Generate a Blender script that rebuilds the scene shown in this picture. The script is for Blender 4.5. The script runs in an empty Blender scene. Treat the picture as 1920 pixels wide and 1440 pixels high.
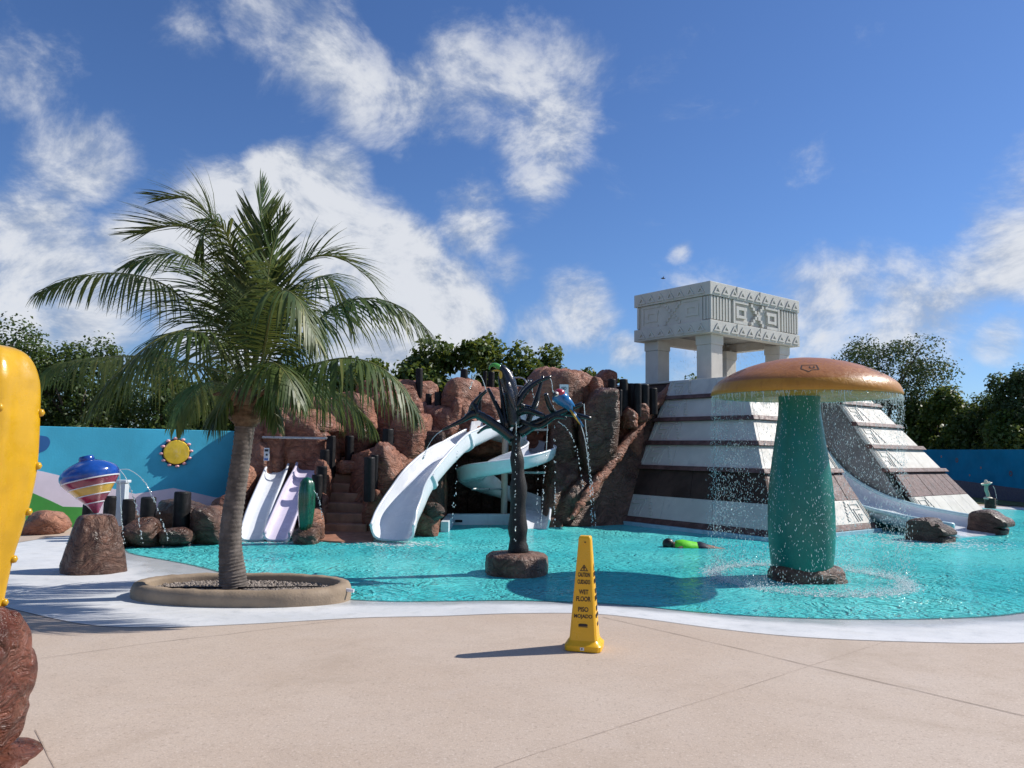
import bpy, bmesh, math, random
import numpy as np
from mathutils import Vector, Matrix, Euler, noise

SC = bpy.context.scene
COL = SC.collection
R_ = math.radians

# ------------------------------------------------------------------ camera
FPX, CAMH = 1442.0, 1.62
PITCH, ROLL = math.atan(123 / 1442), 0.0162
cF = Vector((0, math.cos(PITCH), math.sin(PITCH)))
cU0 = Vector((0, -math.sin(PITCH), math.cos(PITCH)))
cR0 = Vector((1, 0, 0))
cR = cR0 * math.cos(ROLL) + cU0 * math.sin(ROLL)
cU = cU0 * math.cos(ROLL) - cR0 * math.sin(ROLL)
cam_d = bpy.data.cameras.new('camera')
cam = bpy.data.objects.new('camera', cam_d)
COL.objects.link(cam)
m = Matrix((cR, cU, -cF)).transposed().to_4x4()
m.translation = (0, 0, CAMH)
cam.matrix_world = m
cam_d.sensor_width = 36.0
cam_d.lens = 36.0 * FPX / 1920.0
cam_d.clip_start = 0.05
cam_d.clip_end = 2000
SC.camera = cam

# ------------------------------------------------------------------ sun, exposure
SUN_EL, SUN_AZ = R_(41.0), R_(72.2)          # azimuth clockwise from +Y
sdir = Vector((math.sin(SUN_AZ) * math.cos(SUN_EL), math.cos(SUN_AZ) * math.cos(SUN_EL), math.sin(SUN_EL)))
sl = bpy.data.lights.new('sun', 'SUN')
sl.energy = 5.0
sl.angle = R_(0.5)
sl.color = (1.0, 0.95, 0.88)
so = bpy.data.objects.new('sun', sl)
so.rotation_euler = (-sdir).to_track_quat('-Z', 'Y').to_euler()
so.location = (20, 10, 30)
COL.objects.link(so)
SC.view_settings.view_transform = 'Standard'
SC.view_settings.look = 'None'
SC.view_settings.exposure = 0.12
SC.view_settings.gamma = 1.0
SC.render.engine = 'CYCLES'
SC.cycles.max_bounces = 8
SC.cycles.transparent_max_bounces = 24
SC.cycles.caustics_reflective = False
SC.cycles.caustics_refractive = False
SC.cycles.sample_clamp_indirect = 6.0
try:
    SC.cycles.use_denoising = True
except Exception:
    pass

def px_ray(x, y):
    return cF * FPX + cR * (x - 960) - cU * (y - 720)
def P(x, y, Y):
    d = px_ray(x, y); return Vector((0, 0, CAMH)) + d * (Y / d.y)
def G(x, y, z=0.0):
    d = px_ray(x, y); return Vector((0, 0, CAMH)) + d * ((z - CAMH) / d.z)
def PL(x, y, p0, n):
    d = px_ray(x, y); o = Vector((0, 0, CAMH))
    return o + d * ((p0 - o).dot(n) / d.dot(n))

# ------------------------------------------------------------------ node helpers
class NT:
    def __init__(s, tree):
        s.t = tree; s.n = tree.nodes; s.l = tree.links
    def add(s, typ, ins=None, **props):
        nd = s.n.new(typ)
        for k, v in props.items():
            setattr(nd, k, v)
        if ins:
            for k, v in ins.items():
                sock = nd.inputs[k]
                if isinstance(v, bpy.types.NodeSocket):
                    s.l.new(v, sock)
                else:
                    sock.default_value = v
        return nd
    def math(s, op, a, b=0.0, c=0.0, clamp=False):
        nd = s.n.new('ShaderNodeMath'); nd.operation = op; nd.use_clamp = clamp
        for i, v in enumerate((a, b, c)):
            if isinstance(v, bpy.types.NodeSocket): s.l.new(v, nd.inputs[i])
            else: nd.inputs[i].default_value = v
        return nd.outputs[0]
    def vmath(s, op, a, b=(0, 0, 0), out=0):
        nd = s.n.new('ShaderNodeVectorMath'); nd.operation = op
        for i, v in enumerate((a, b)):
            if isinstance(v, bpy.types.NodeSocket): s.l.new(v, nd.inputs[i])
            else: nd.inputs[i].default_value = v
        return nd.outputs[out]
    def rng(s, v, a, b, c=0.0, d=1.0, smooth=True):
        nd = s.n.new('ShaderNodeMapRange'); nd.interpolation_type = 'SMOOTHSTEP' if smooth else 'LINEAR'
        if isinstance(v, bpy.types.NodeSocket): s.l.new(v, nd.inputs[0])
        else: nd.inputs[0].default_value = v
        for i, q in zip((1, 2, 3, 4), (a, b, c, d)):
            if isinstance(q, bpy.types.NodeSocket): s.l.new(q, nd.inputs[i])
            else: nd.inputs[i].default_value = q
        return nd.outputs[0]
    def mix(s, f, a, b, blend='MIX'):
        nd = s.n.new('ShaderNodeMix'); nd.data_type = 'RGBA'; nd.blend_type = blend
        for i, v in ((0, f), (6, a), (7, b)):
            if isinstance(v, bpy.types.NodeSocket): s.l.new(v, nd.inputs[i])
            else:
                nd.inputs[i].default_value = v if i == 0 else (tuple(v) + (1,) if len(v) == 3 else v)
        return nd.outputs[2]
    def noise(s, vec, scale, detail=4, rough=0.55, dist=0.0, out=0, lac=2.0):
        nd = s.add('ShaderNodeTexNoise', {'Scale': scale, 'Detail': detail, 'Roughness': rough, 'Distortion': dist, 'Lacunarity': lac})
        if vec is not None: s.l.new(vec, nd.inputs['Vector'])
        return nd.outputs[out]
    def bump(s, h, strength=0.3, dist=0.02, normal=None):
        nd = s.add('ShaderNodeBump', {'Strength': strength, 'Distance': dist, 'Height': h})
        if normal is not None: s.l.new(normal, nd.inputs['Normal'])
        return nd.outputs[0]
    def map(s, vec, scale=(1, 1, 1), rot=(0, 0, 0), loc=(0, 0, 0)):
        nd = s.add('ShaderNodeMapping', {'Vector': vec, 'Scale': scale, 'Rotation': rot, 'Location': loc})
        return nd.outputs[0]

# ------------------------------------------------------------------ world: sky and clouds
W = bpy.data.worlds.new('World')
SC.world = W
W.use_nodes = True
W.node_tree.nodes.clear()
w = NT(W.node_tree)
sky = w.add('ShaderNodeTexSky', sky_type='NISHITA', sun_disc=False, sun_elevation=SUN_EL, sun_rotation=SUN_AZ,
            altitude=0.0, air_density=1.0, dust_density=0.25, ozone_density=3.0)
dirv = w.add('ShaderNodeTexCoord').outputs['Generated']
# cloud banks: (pixel x, pixel y, radius px, weight)
BANKS = [(480, 10, 100, .8), (570, 90, 105, .85), (670, 165, 100, .85), (770, 190, 105, .85), (870, 140, 110, .85),
         (970, 150, 110, .85), (1045, 110, 80, .8), (1010, 235, 90, .85), (1035, 310, 70, .8), (880, 400, 85, .8), (950, 490, 60, .65),
         (510, 345, 65, 1.35), (590, 410, 110, 1.35), (430, 400, 80, 1.2), (720, 500, 120, 1.35), (830, 580, 105, 1.25),
         (480, 520, 170, 1.3), (300, 490, 100, 1.05), (680, 620, 130, 1.15), (30, 480, 120, 1.1), (110, 580, 130, 1.15), (120, 300, 85, .8),
         (40, 150, 65, .62), (325, 65, 55, .62), (-170, 480, 170, 1.0), (1090, 570, 85, 1), (1010, 625, 80, .9), (1180, 650, 45, .8),
         (1890, 460, 120, .95), (1790, 520, 90, .85), (1560, 600, 110, 1.0), (1690, 610, 120, 1.0), (1865, 640, 45, .95), (2030, 420, 180, 1.0),
         (1330, 640, 120, .65), (1308, 478, 24, .7)]
mask = None
nvec = w.map(dirv, scale=(1, 1, 1.5), loc=(0.37, 0.11, 0.23))
nbig = w.noise(nvec, 6.5, 10, 0.63, 0.35, lac=2.1)
warp = w.noise(nvec, 3.0, 3, 0.5, 0.0, out=1)
wv = w.vmath('SCALE', w.vmath('SUBTRACT', warp, (0.5, 0.5, 0.5)), (0, 0, 0))
wv.node.inputs['Scale'].default_value = 0.10
dwarp = w.vmath('NORMALIZE', w.vmath('ADD', dirv, wv))
for (bx_, by_, br_, bw_) in BANKS:
    d = px_ray(bx_, by_).normalized()
    ang = br_ / FPX
    dt = w.vmath('DOT_PRODUCT', dwarp, tuple(d), out=1)
    g0, g1 = math.cos(ang * 1.45), math.cos(ang * 0.1)
    mk = w.math('MULTIPLY_ADD', dt, bw_ / (g1 - g0), -g0 * bw_ / (g1 - g0))
    mask = mk if mask is None else w.math('MAXIMUM', mask, mk)
mask = w.rng(mask, 0.0, 1.35, 0.0, 1.35)
# loose scattered clouds on the rest of the sky
front = w.rng(w.vmath('DOT_PRODUCT', dirv, tuple(cF), out=1), 0.62, 0.78)
loose = w.math('MULTIPLY', w.rng(w.noise(nvec, 1.7, 3, 0.5), 0.48, 0.66, 0, 1.0), w.math('SUBTRACT', 1.0, front))
mask = w.math('MAXIMUM', mask, loose)
dens = w.math('ADD', w.math('MULTIPLY', mask, 0.74), w.math('MULTIPLY', w.math('SUBTRACT', nbig, 0.5), 1.9))
alpha = w.rng(dens, 0.16, 0.98, 0.0, 0.95)
# brighter where thick and facing the sun, greyer inside
sunside = w.vmath('ADD', nvec, tuple(sdir * 0.03))
nsun = w.noise(sunside, 6.5, 6, 0.63, 0.35, lac=2.1)
lit = w.rng(w.math('ADD', w.math('MULTIPLY', w.math('SUBTRACT', nbig, nsun), 2.6), w.math('MULTIPLY', dens, 0.45)), -0.15, 0.60)
ccol = w.mix(lit, (4.6, 5.4, 6.9), (9.4, 9.7, 10.3))
tint = w.mix(1.0, sky.outputs[0], (0.80, 1.05, 1.46), 'MULTIPLY')
fin = w.mix(alpha, tint, ccol)
bg = w.add('ShaderNodeBackground', {'Color': fin, 'Strength': 0.074})
wo = w.add('ShaderNodeOutputWorld', {'Surface': bg.outputs[0]})
W.cycles.sampling_method = 'MANUAL'
W.cycles.sample_map_resolution = 512

# ------------------------------------------------------------------ materials
MATS = {}
def new_mat(name):
    mt = bpy.data.materials.new(name); mt.use_nodes = True
    mt.node_tree.nodes.clear()
    MATS[name] = mt
    t = NT(mt.node_tree)
    out = t.add('ShaderNodeOutputMaterial')
    return mt, t, out
def pbsdf(t, out, **ins):
    conv = {}
    for k, v in ins.items():
        conv[k.replace('_', ' ')] = v
    b = t.add('ShaderNodeBsdfPrincipled', conv)
    t.l.new(b.outputs[0], out.inputs[0])
    return b
def pos(t):
    return t.add('ShaderNodeNewGeometry').outputs['Position']
def c4(c): return tuple(c) + (1,)

def simple(name, col, rough=0.5, var=0.12, scale=6.0, bump=0.15, bscale=40.0, spec=0.5, dirt=None, coat=0.0, metal=0.0):
    """painted / cast surface with mottled tone, fine grain and optional dirt stains"""
    mt, t, out = new_mat(name)
    p = pos(t)
    n1 = t.noise(p, scale, 5, 0.6)
    lo = tuple(c * (1 - var) for c in col); hi = tuple(min(1, c * (1 + var)) for c in col)
    c = t.mix(t.rng(n1, 0.3, 0.7), lo, hi)
    if dirt:
        st = t.noise(t.map(p, scale=(1, 1, 0.35)), scale * 0.9, 6, 0.65, 0.6)
        c = t.mix(t.rng(st, 0.52, 0.75, 0, dirt[1]), c, dirt[0])
    n2 = t.noise(p, bscale, 4, 0.6)
    rg = t.rng(t.noise(p, scale * 2.3, 3), 0.3, 0.7, max(0.02, rough - 0.1), min(1, rough + 0.1))
    pbsdf(t, out, Base_Color=c, Roughness=rg, Normal=t.bump(n2, bump, 0.01), Specular_IOR_Level=spec, Coat_Weight=coat, Coat_Roughness=0.12, Metallic=metal)
    return mt

def rock_mat(name, dark, light, rough=0.42, dust=(0.42, 0.30, 0.22)):
    mt, t, out = new_mat(name)
    p = pos(t)
    wp = t.vmath('ADD', p, t.vmath('SCALE', t.noise(p, 1.3, 3, 0.5, out=1), (0, 0, 0)))
    wp.node.inputs[1].links[0].from_node.inputs['Scale'].default_value = 0.9
    flow = t.noise(t.map(wp, scale=(2.2, 2.2, 9.0), rot=(0.5, 0.3, 0)), 1.6, 5, 0.6, 0.8)
    crk = t.add('ShaderNodeTexVoronoi', {'Vector': wp, 'Scale': 0.9}, feature='DISTANCE_TO_EDGE').outputs[0]
    crack = t.rng(crk, 0.0, 0.035, 0, 1)
    n1 = t.noise(p, 2.4, 6, 0.62)
    c = t.mix(t.rng(n1, 0.32, 0.68), dark, light)
    c = t.mix(t.rng(flow, 0.38, 0.62, 0, 0.6), c, tuple(x * 0.55 for x in dark))
    c = t.mix(t.rng(t.noise(p, 7, 5, 0.7), 0.56, 0.74, 0, 0.5), c, dust)
    c = t.mix(t.math('MULTIPLY', t.math('SUBTRACT', 1.0, crack), t.rng(n1, 0.45, 0.6, 0.0, 0.35)), c, (0.04, 0.02, 0.014))
    c = t.mix(t.rng(t.noise(p, 0.8, 4, 0.6, 0.4), 0.45, 0.7, 0, 0.4), c, dust)
    h = t.math('ADD', t.math('MULTIPLY', flow, 1.15), t.math('MULTIPLY', crack, 0.12))
    h = t.math('ADD', h, t.math('MULTIPLY', t.noise(p, 26, 4, 0.6), 0.22))
    rg = t.rng(t.noise(p, 3.1, 4), 0.35, 0.65, rough - 0.12, rough + 0.2)
    pbsdf(t, out, Base_Color=c, Roughness=rg, Normal=t.bump(h, 1.0, 0.085))
    return mt

# ------------------------------------------------------------------ mesh builder
class MB:
    def __init__(s): s.v = []; s.f = []; s.fm = None
    def add(s, vs, fs):
        o = len(s.v); s.v.extend([tuple(q) for q in vs]); s.f.extend([tuple(i + o for i in q) for q in fs]); return s
    def box(s, c, sz, M=None, taper=1.0):
        x, y, z = [q / 2 for q in sz]
        vs = [Vector((sx * x * (taper if sz_ > 0 else 1), sy * y * (taper if sz_ > 0 else 1), sz_ * z)) for sz_ in (-1, 1) for sy in (-1, 1) for sx in (-1, 1)]
        c = Vector(c)
        vs = [(M @ q if M else q) + c for q in vs]
        return s.add(vs, [(0, 2, 3, 1), (4, 5, 7, 6), (0, 1, 5, 4), (2, 6, 7, 3), (0, 4, 6, 2), (1, 3, 7, 5)])
    def prism(s, poly, ex):
        """poly: list of 3D points, ex: extrusion vector"""
        n = len(poly); ex = Vector(ex)
        a = [Vector(q) for q in poly]; b = [q + ex for q in a]
        fs = [tuple(range(n - 1, -1, -1)), tuple(range(n, 2 * n))]
        fs += [(i, (i + 1) % n, n + (i + 1) % n, n + i) for i in range(n)]
        return s.add(a + b, fs)
    def tube(s, pts, rad, seg=10, cap=True, squash=None, jit=0.0, rnd=None):
        pts = [Vector(q) for q in pts]; n = len(pts)
        if not hasattr(rad, '__len__'): rad = [rad] * n
        up = None; rows = []
        for i, p in enumerate(pts):
            tdir = (pts[min(i + 1, n - 1)] - pts[max(i - 1, 0)]).normalized()
            if up is None:
                up = tdir.orthogonal().normalized()
            else:
                up = (up - tdir * up.dot(tdir)).normalized()
            sd = tdir.cross(up)
            row = []
            for k in range(seg):
                a = 2 * math.pi * k / seg
                rr = rad[i] * (1 + (rnd.uniform(-jit, jit) if rnd else 0))
                row.append(p + up * math.cos(a) * rr + sd * math.sin(a) * rr * (squash or 1))
            rows.append(row)
        vs = [q for r in rows for q in r]; fs = []
        for i in range(n - 1):
            for k in range(seg):
                fs.append((i * seg + k, i * seg + (k + 1) % seg, (i + 1) * seg + (k + 1) % seg, (i + 1) * seg + k))
        if cap:
            fs.append(tuple(range(seg - 1, -1, -1))); fs.append(tuple((n - 1) * seg + k for k in range(seg)))
        return s.add(vs, fs)
    def lathe(s, prof, c=(0, 0, 0), seg=32, M=None, wob=None):
        c = Vector(c); vs = []; fs = []
        for (r, z) in prof:
            for k in range(seg):
                a = 2 * math.pi * k / seg
                rr = r * (wob(a, z) if wob else 1)
                q = Vector((rr * math.cos(a), rr * math.sin(a), z))
                vs.append((M @ q if M else q) + c)
        n = len(prof)
        for i in range(n - 1):
            for k in range(seg):
                fs.append((i * seg + k, i * seg + (k + 1) % seg, (i + 1) * seg + (k + 1) % seg, (i + 1) * seg + k))
        if prof[0][0] > 1e-5: fs.append(tuple(range(seg - 1, -1, -1)))
        if prof[-1][0] > 1e-5: fs.append(tuple((n - 1) * seg + k for k in range(seg)))
        return s.add(vs, fs)
    def sweep(s, frames, sect, close=False):
        """frames: list of (origin, side, up); sect: list of (a,b) points"""
        vs = []; fs = []; m_ = len(sect)
        for (o, sd, up) in frames:
            for (a, b) in sect: vs.append(o + sd * a + up * b)
        for i in range(len(frames) - 1):
            for k in range(m_ if close else m_ - 1):
                k2 = (k + 1) % m_
                fs.append((i * m_ + k, i * m_ + k2, (i + 1) * m_ + k2, (i + 1) * m_ + k))
        if close:
            fs.append(tuple(range(m_ - 1, -1, -1))); fs.append(tuple((len(frames) - 1) * m_ + k for k in range(m_)))
        return s.add(vs, fs)
    def mesh(s, name):
        me = bpy.data.meshes.new(name)
        me.from_pydata(s.v, [], s.f); me.update(); return me
    def build(s, name, mat, parent=None, smooth=None, bevel=0.0, merge=False):
        me = s.mesh(name)
        if merge or bevel:
            bm = bmesh.new(); bm.from_mesh(me)
            bmesh.ops.remove_doubles(bm, verts=bm.verts, dist=1e-5)
            bmesh.ops.recalc_face_normals(bm, faces=bm.faces)
            if bevel:
                ed = [e for e in bm.edges if len(e.link_faces) == 2 and e.calc_face_angle(0) > 0.5]
                bmesh.ops.bevel(bm, geom=ed, offset=bevel, segments=2, profile=0.6, affect='EDGES', clamp_overlap=True)
            bm.to_mesh(me); bm.free()
        return mkobj(name, me, mat, parent, smooth)

def mkobj(name, me, mat, parent=None, smooth=None):
    if mat is not None and not me.materials:
        me.materials.append(MATS[mat] if isinstance(mat, str) else mat)
    if smooth:
        me.polygons.foreach_set('use_smooth', [True] * len(me.polygons))
        if smooth is not True:
            try: me.set_sharp_from_angle(angle=R_(smooth))
            except Exception: pass
    o = bpy.data.objects.new(name, me); COL.objects.link(o)
    if parent is not None:
        o.parent = parent
    return o
def place(o, parent):
    """parent keeping the world position (parents here are at their world place, unscaled)"""
    o.parent = parent; o.matrix_parent_inverse = Matrix.Translation(parent.location).inverted()
def tag(o, label=None, cat=None, group=None, kind=None):
    if label: o['label'] = label
    if cat: o['category'] = cat
    if group: o['group'] = group
    if kind: o['kind'] = kind
    return o
def thing(name, label, cat, loc=(0, 0, 0), group=None):
    o = bpy.data.objects.new(name, None); o.empty_display_size = 0.1
    COL.objects.link(o); o.location = loc; o.matrix_world = Matrix.Translation(Vector(loc))
    return tag(o, label, cat, group)
def own(root, *obs):
    for o in obs: place(o, root)
def catmull(pts, per=8, closed=False):
    pts = [Vector(q) for q in pts]; n = len(pts); out = []
    rng_ = range(n if closed else n - 1)
    for i in rng_:
        p0 = pts[(i - 1) % n] if closed or i > 0 else pts[0] * 2 - pts[1]
        p1 = pts[i]; p2 = pts[(i + 1) % n]
        p3 = pts[(i + 2) % n] if closed or i + 2 < n else pts[-1] * 2 - pts[-2]
        for k in range(per):
            t_ = k / per
            out.append(0.5 * ((2 * p1) + (p2 - p0) * t_ + (2 * p0 - 5 * p1 + 4 * p2 - p3) * t_ ** 2 + (3 * p1 - p0 - 3 * p2 + p3) * t_ ** 3))
    if not closed: out.append(pts[-1])
    return out
# ------------------------------------------------------------------ setting materials
mt, t, out = new_mat('deck_concrete')
p = pos(t)
big = t.noise(p, 0.55, 5, 0.6); mid = t.noise(p, 3.2, 5, 0.65); fine = t.noise(p, 95, 3, 0.7)
c = t.mix(t.rng(big, 0.3, 0.7), (0.495, 0.388, 0.30), (0.55, 0.45, 0.365))
c = t.mix(t.rng(mid, 0.42, 0.72, 0, 0.35), c, (0.37, 0.295, 0.24))
c = t.mix(t.rng(t.noise(p, 1.3, 4, 0.6, 0.7), 0.55, 0.72, 0, 0.4), c, (0.53, 0.44, 0.37))
c = t.mix(t.rng(fine, 0.35, 0.62, 0.35, 0.0), c, (0.28, 0.22, 0.175))
c = t.mix(t.rng(t.noise(p, 55, 2, 0.5), 0.58, 0.70, 0, 0.55), c, (0.64, 0.55, 0.47))
c = t.mix(t.rng(t.noise(p, 38, 2, 0.6), 0.56, 0.68, 0, 0.5), c, (0.30, 0.235, 0.185))
c = t.mix(t.rng(t.noise(t.map(p, loc=(3, 7, 0)), 0.45, 6, 0.68, 1.2), 0.54, 0.66, 0, 0.35), c, (0.36, 0.28, 0.21))
spk = t.add('ShaderNodeTexVoronoi', {'Vector': p, 'Scale': 1.7}, feature='F1').outputs[0]
c = t.mix(t.rng(spk, 0.006, 0.014, 0.85, 0), c, (0.05, 0.04, 0.03))
h = t.math('ADD', t.math('MULTIPLY', fine, 0.7), t.math('MULTIPLY', mid, 0.5))
pbsdf(t, out, Base_Color=c, Roughness=t.rng(mid, 0.3, 0.7, 0.62, 0.85), Normal=t.bump(h, 0.35, 0.006))

mt, t, out = new_mat('pool_plaster')          # white shore running down into an aqua painted basin
p = pos(t)
dep = t.add('ShaderNodeAttribute', attribute_name='deep').outputs['Fac']
big = t.noise(p, 1.1, 5, 0.62); fine = t.noise(p, 70, 3, 0.7)
cw = t.mix(t.rng(big, 0.3, 0.7), (0.56, 0.575, 0.59), (0.68, 0.685, 0.69))
cw = t.mix(t.rng(t.noise(p, 5.0, 6, 0.7), 0.48, 0.72, 0, 0.6), cw, (0.42, 0.44, 0.455))
cw = t.mix(t.rng(t.noise(p, 0.8, 5, 0.65, 0.8), 0.52, 0.7, 0, 0.35), cw, (0.50, 0.49, 0.45))
cw = t.mix(t.rng(fine, 0.35, 0.6, 0.25, 0), cw, (0.38, 0.40, 0.43))
ca = t.mix(t.rng(big, 0.3, 0.7), (0.20, 0.72, 0.76), (0.28, 0.78, 0.80))
c = t.mix(t.rng(dep, 0.05, 0.25), cw, ca)
wtn = t.rng(t.math('ADD', dep, t.math('MULTIPLY', t.math('SUBTRACT', t.noise(p, 1.8, 4), 0.5), 0.02)), 0.022, 0.036)
c = t.mix(t.math('MULTIPLY', wtn, 0.45), c, t.mix(1.0, c, (0.62, 0.66, 0.68), 'MULTIPLY'))
wet = t.mix(wtn, (0.7, 0.7, 0.7), (0.22, 0.22, 0.22))
pbsdf(t, out, Base_Color=c, Roughness=wet, Normal=t.bump(fine, 0.3, 0.005))

mt, t, out = new_mat('pool_water')
p = pos(t)
dep = t.add('ShaderNodeAttribute', attribute_name='deep').outputs['Fac']
wp = t.vmath('ADD', p, t.vmath('SCALE', t.noise(p, 0.9, 2, 0.5, out=1), (0, 0, 0)))
wp.node.inputs[1].links[0].from_node.inputs['Scale'].default_value = 0.8
def ridged(v): return t.math('SUBTRACT', 1.0, t.math('ABSOLUTE', t.math('SUBTRACT', t.math('MULTIPLY', v, 2.0), 1.0)))
r1 = t.noise(t.map(wp, scale=(1.0, 1.35, 1)), 4.4, 2, 0.5, 0.6)
r2 = t.noise(t.map(wp, scale=(1.0, 1.3, 1), rot=(0, 0, 0.7)), 10.0, 2, 0.5, 0.5)
r3 = t.noise(wp, 1.0, 2, 0.5)
r4 = t.noise(wp, 20.0, 2, 0.5)
h = t.math('ADD', t.math('ADD', t.math('MULTIPLY', ridged(r1), 1.0), t.math('MULTIPLY', ridged(r2), 0.42)), t.math('ADD', t.math('MULTIPLY', r3, 0.9), t.math('MULTIPLY', r4, 0.10)))
calm = t.rng(t.noise(p, 0.28, 3, 0.5), 0.35, 0.62, 0.35, 1.0)
h = t.math('MULTIPLY', h, calm)
nb = t.bump(h, 1.0, 0.12)
nbs = t.bump(h, 0.70, 0.09)
bcol = t.mix(t.rng(t.noise(p, 0.35, 3), 0.35, 0.65), (0.075, 0.64, 0.67), (0.15, 0.80, 0.78))
body = t.add('ShaderNodeBsdfDiffuse', {'Color': bcol, 'Normal': nb})
tr = t.add('ShaderNodeBsdfTransparent', {'Color': t.mix(t.rng(dep, 0.0, 0.8), (0.97, 0.995, 0.995), (0.20, 0.88, 0.92))})
mixb = t.add('ShaderNodeMixShader', {0: t.rng(dep, 0.045, 0.085, 0.0, 0.74), 1: tr.outputs[0], 2: body.outputs[0]})
gl = t.add('ShaderNodeBsdfGlossy', {'Color': (1, 1, 1, 1), 'Roughness': 0.07, 'Normal': nbs})
fr = t.add('ShaderNodeFresnel', {'IOR': 1.33, 'Normal': nbs})
mx = t.add('ShaderNodeMixShader', {0: t.math('MULTIPLY', fr.outputs[0], 0.62), 1: mixb.outputs[0], 2: gl.outputs[0]})
t.l.new(mx.outputs[0], out.inputs[0])

simple('wall_cyan', (0.055, 0.46, 0.66), 0.6, 0.12, 1.1, 0.2, 30, dirt=((0.05, 0.30, 0.42), 0.5))
simple('wall_navy', (0.005, 0.17, 0.34), 0.85, 0.12, 1.4, 0.10, 30, spec=0.1)
simple('mural_mauve', (0.80, 0.72, 0.80), 0.6, 0.06, 2.0, 0.12, 30)
simple('mural_green', (0.06, 0.33, 0.055), 0.55, 0.10, 2.0, 0.12, 30)
simple('mural_blue', (0.02, 0.12, 0.34), 0.5, 0.10, 2.0, 0.12, 30)
simple('mural_yellow', (0.72, 0.50, 0.03), 0.55, 0.12, 9.0, 0.2, 30, dirt=((0.75, 0.62, 0.40), 0.5))
simple('mural_pink', (0.80, 0.42, 0.45), 0.55, 0.08, 6.0, 0.1, 30)
simple('mural_dark', (0.006, 0.018, 0.07), 0.5, 0.10, 6.0, 0.1, 30)
simple('mural_rust', (0.22, 0.10, 0.10), 0.5, 0.10, 6.0, 0.1, 30)
simple('joint_dark', (0.13, 0.095, 0.075), 0.9, 0.3, 12, 0.1, 40)
simple('joint_faint', (0.36, 0.28, 0.22), 0.9, 0.3, 12, 0.1, 40)
simple('lawn_ground', (0.07, 0.10, 0.025), 0.9, 0.35, 3, 0.3, 60)

# ------------------------------------------------------------------ deck, pool basin, water
pair_px = [((150, 1003), (232, 1022)), ((48, 1015), (228, 1030)), ((-60, 1040), (240, 1038)), ((-80, 1090), (285, 1047)),
           ((-20, 1128), (330, 1055)), ((57, 1151), (380, 1066)), ((170, 1173), (450, 1085)), ((300, 1177), (560, 1112)),
           ((460, 1171), (640, 1124)), ((680, 1159), (740, 1129)), ((820, 1156), (850, 1128)), ((960, 1151), (960, 1127)),
           ((1100, 1151), (1090, 1131)), ((1200, 1160), (1180, 1136)), ((1350, 1180), (1320, 1150)), ((1500, 1195), (1470, 1159)),
           ((1700, 1204), (1650, 1163)), ((1920, 1206), (1850, 1158)), ((2120, 1190), (2060, 1140))]
WZ = -0.05
Wl = [G(a[0], a[1], 0.0) for a, b in pair_px]
Al = [G(b[0], b[1], WZ) for a, b in pair_px]
far_w = [(11.5, 9.6), (14.6, 13.0), (17.0, 19.0), (17.3, 24.0), (15.6, 25.9), (12.0, 27.5), (7.0, 25.5), (3.0, 21.8), (0.8, 19.4), (-1.2, 18.2), (-3.2, 16.4),
         (-4.6, 14.9), (-5.8, 13.9), (-6.6, 13.2)]
cen = Vector((3.5, 14.0, 0))
for (x, y) in far_w:
    q = Vector((x, y, 0)); Wl.append(q)
    a = q + (cen - q).normalized() * 0.35; a.z = WZ; Al.append(a)
PER = 8
Wc = catmull(Wl, PER, True); Ac = catmull(Al, PER, True)
N = len(Wc)
for q in Wc: q.z = 0.0
for q in Ac: q.z = WZ
from mathutils.geometry import delaunay_2d_cdt
def poly_np(r): return np.array([(q.x, q.y) for q in r])
def dist_poly(pts, poly):
    a = poly; b = np.roll(poly, -1, 0); d = b - a
    best = np.full(len(pts), 1e9)
    for i in range(len(a)):
        w_ = pts - a[i]; t_ = np.clip((w_ @ d[i]) / max(d[i] @ d[i], 1e-9), 0, 1)
        best = np.minimum(best, np.hypot(*(w_ - t_[:, None] * d[i]).T))
    return best
def inside(pts, poly):
    x, y = pts.T; c_ = np.zeros(len(pts), bool); a = poly; b = np.roll(poly, -1, 0)
    for (x0, y0), (x1, y1) in zip(a, b):
        m_ = ((y0 > y) != (y1 > y))
        with np.errstate(divide='ignore', invalid='ignore'):
            c_ ^= m_ & (x < (x1 - x0) * (y - y0) / (y1 - y0) + x0)
    return c_
Ap, Wp = poly_np(Ac), poly_np(Wc)
gx, gy = np.meshgrid(np.arange(-8, 20, 0.45), np.arange(6, 30, 0.45))
gp = np.c_[gx.ravel(), gy.ravel()]
dA = dist_poly(gp, Ap); gp = gp[inside(gp, Ap) & (dA > 0.22)]
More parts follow.
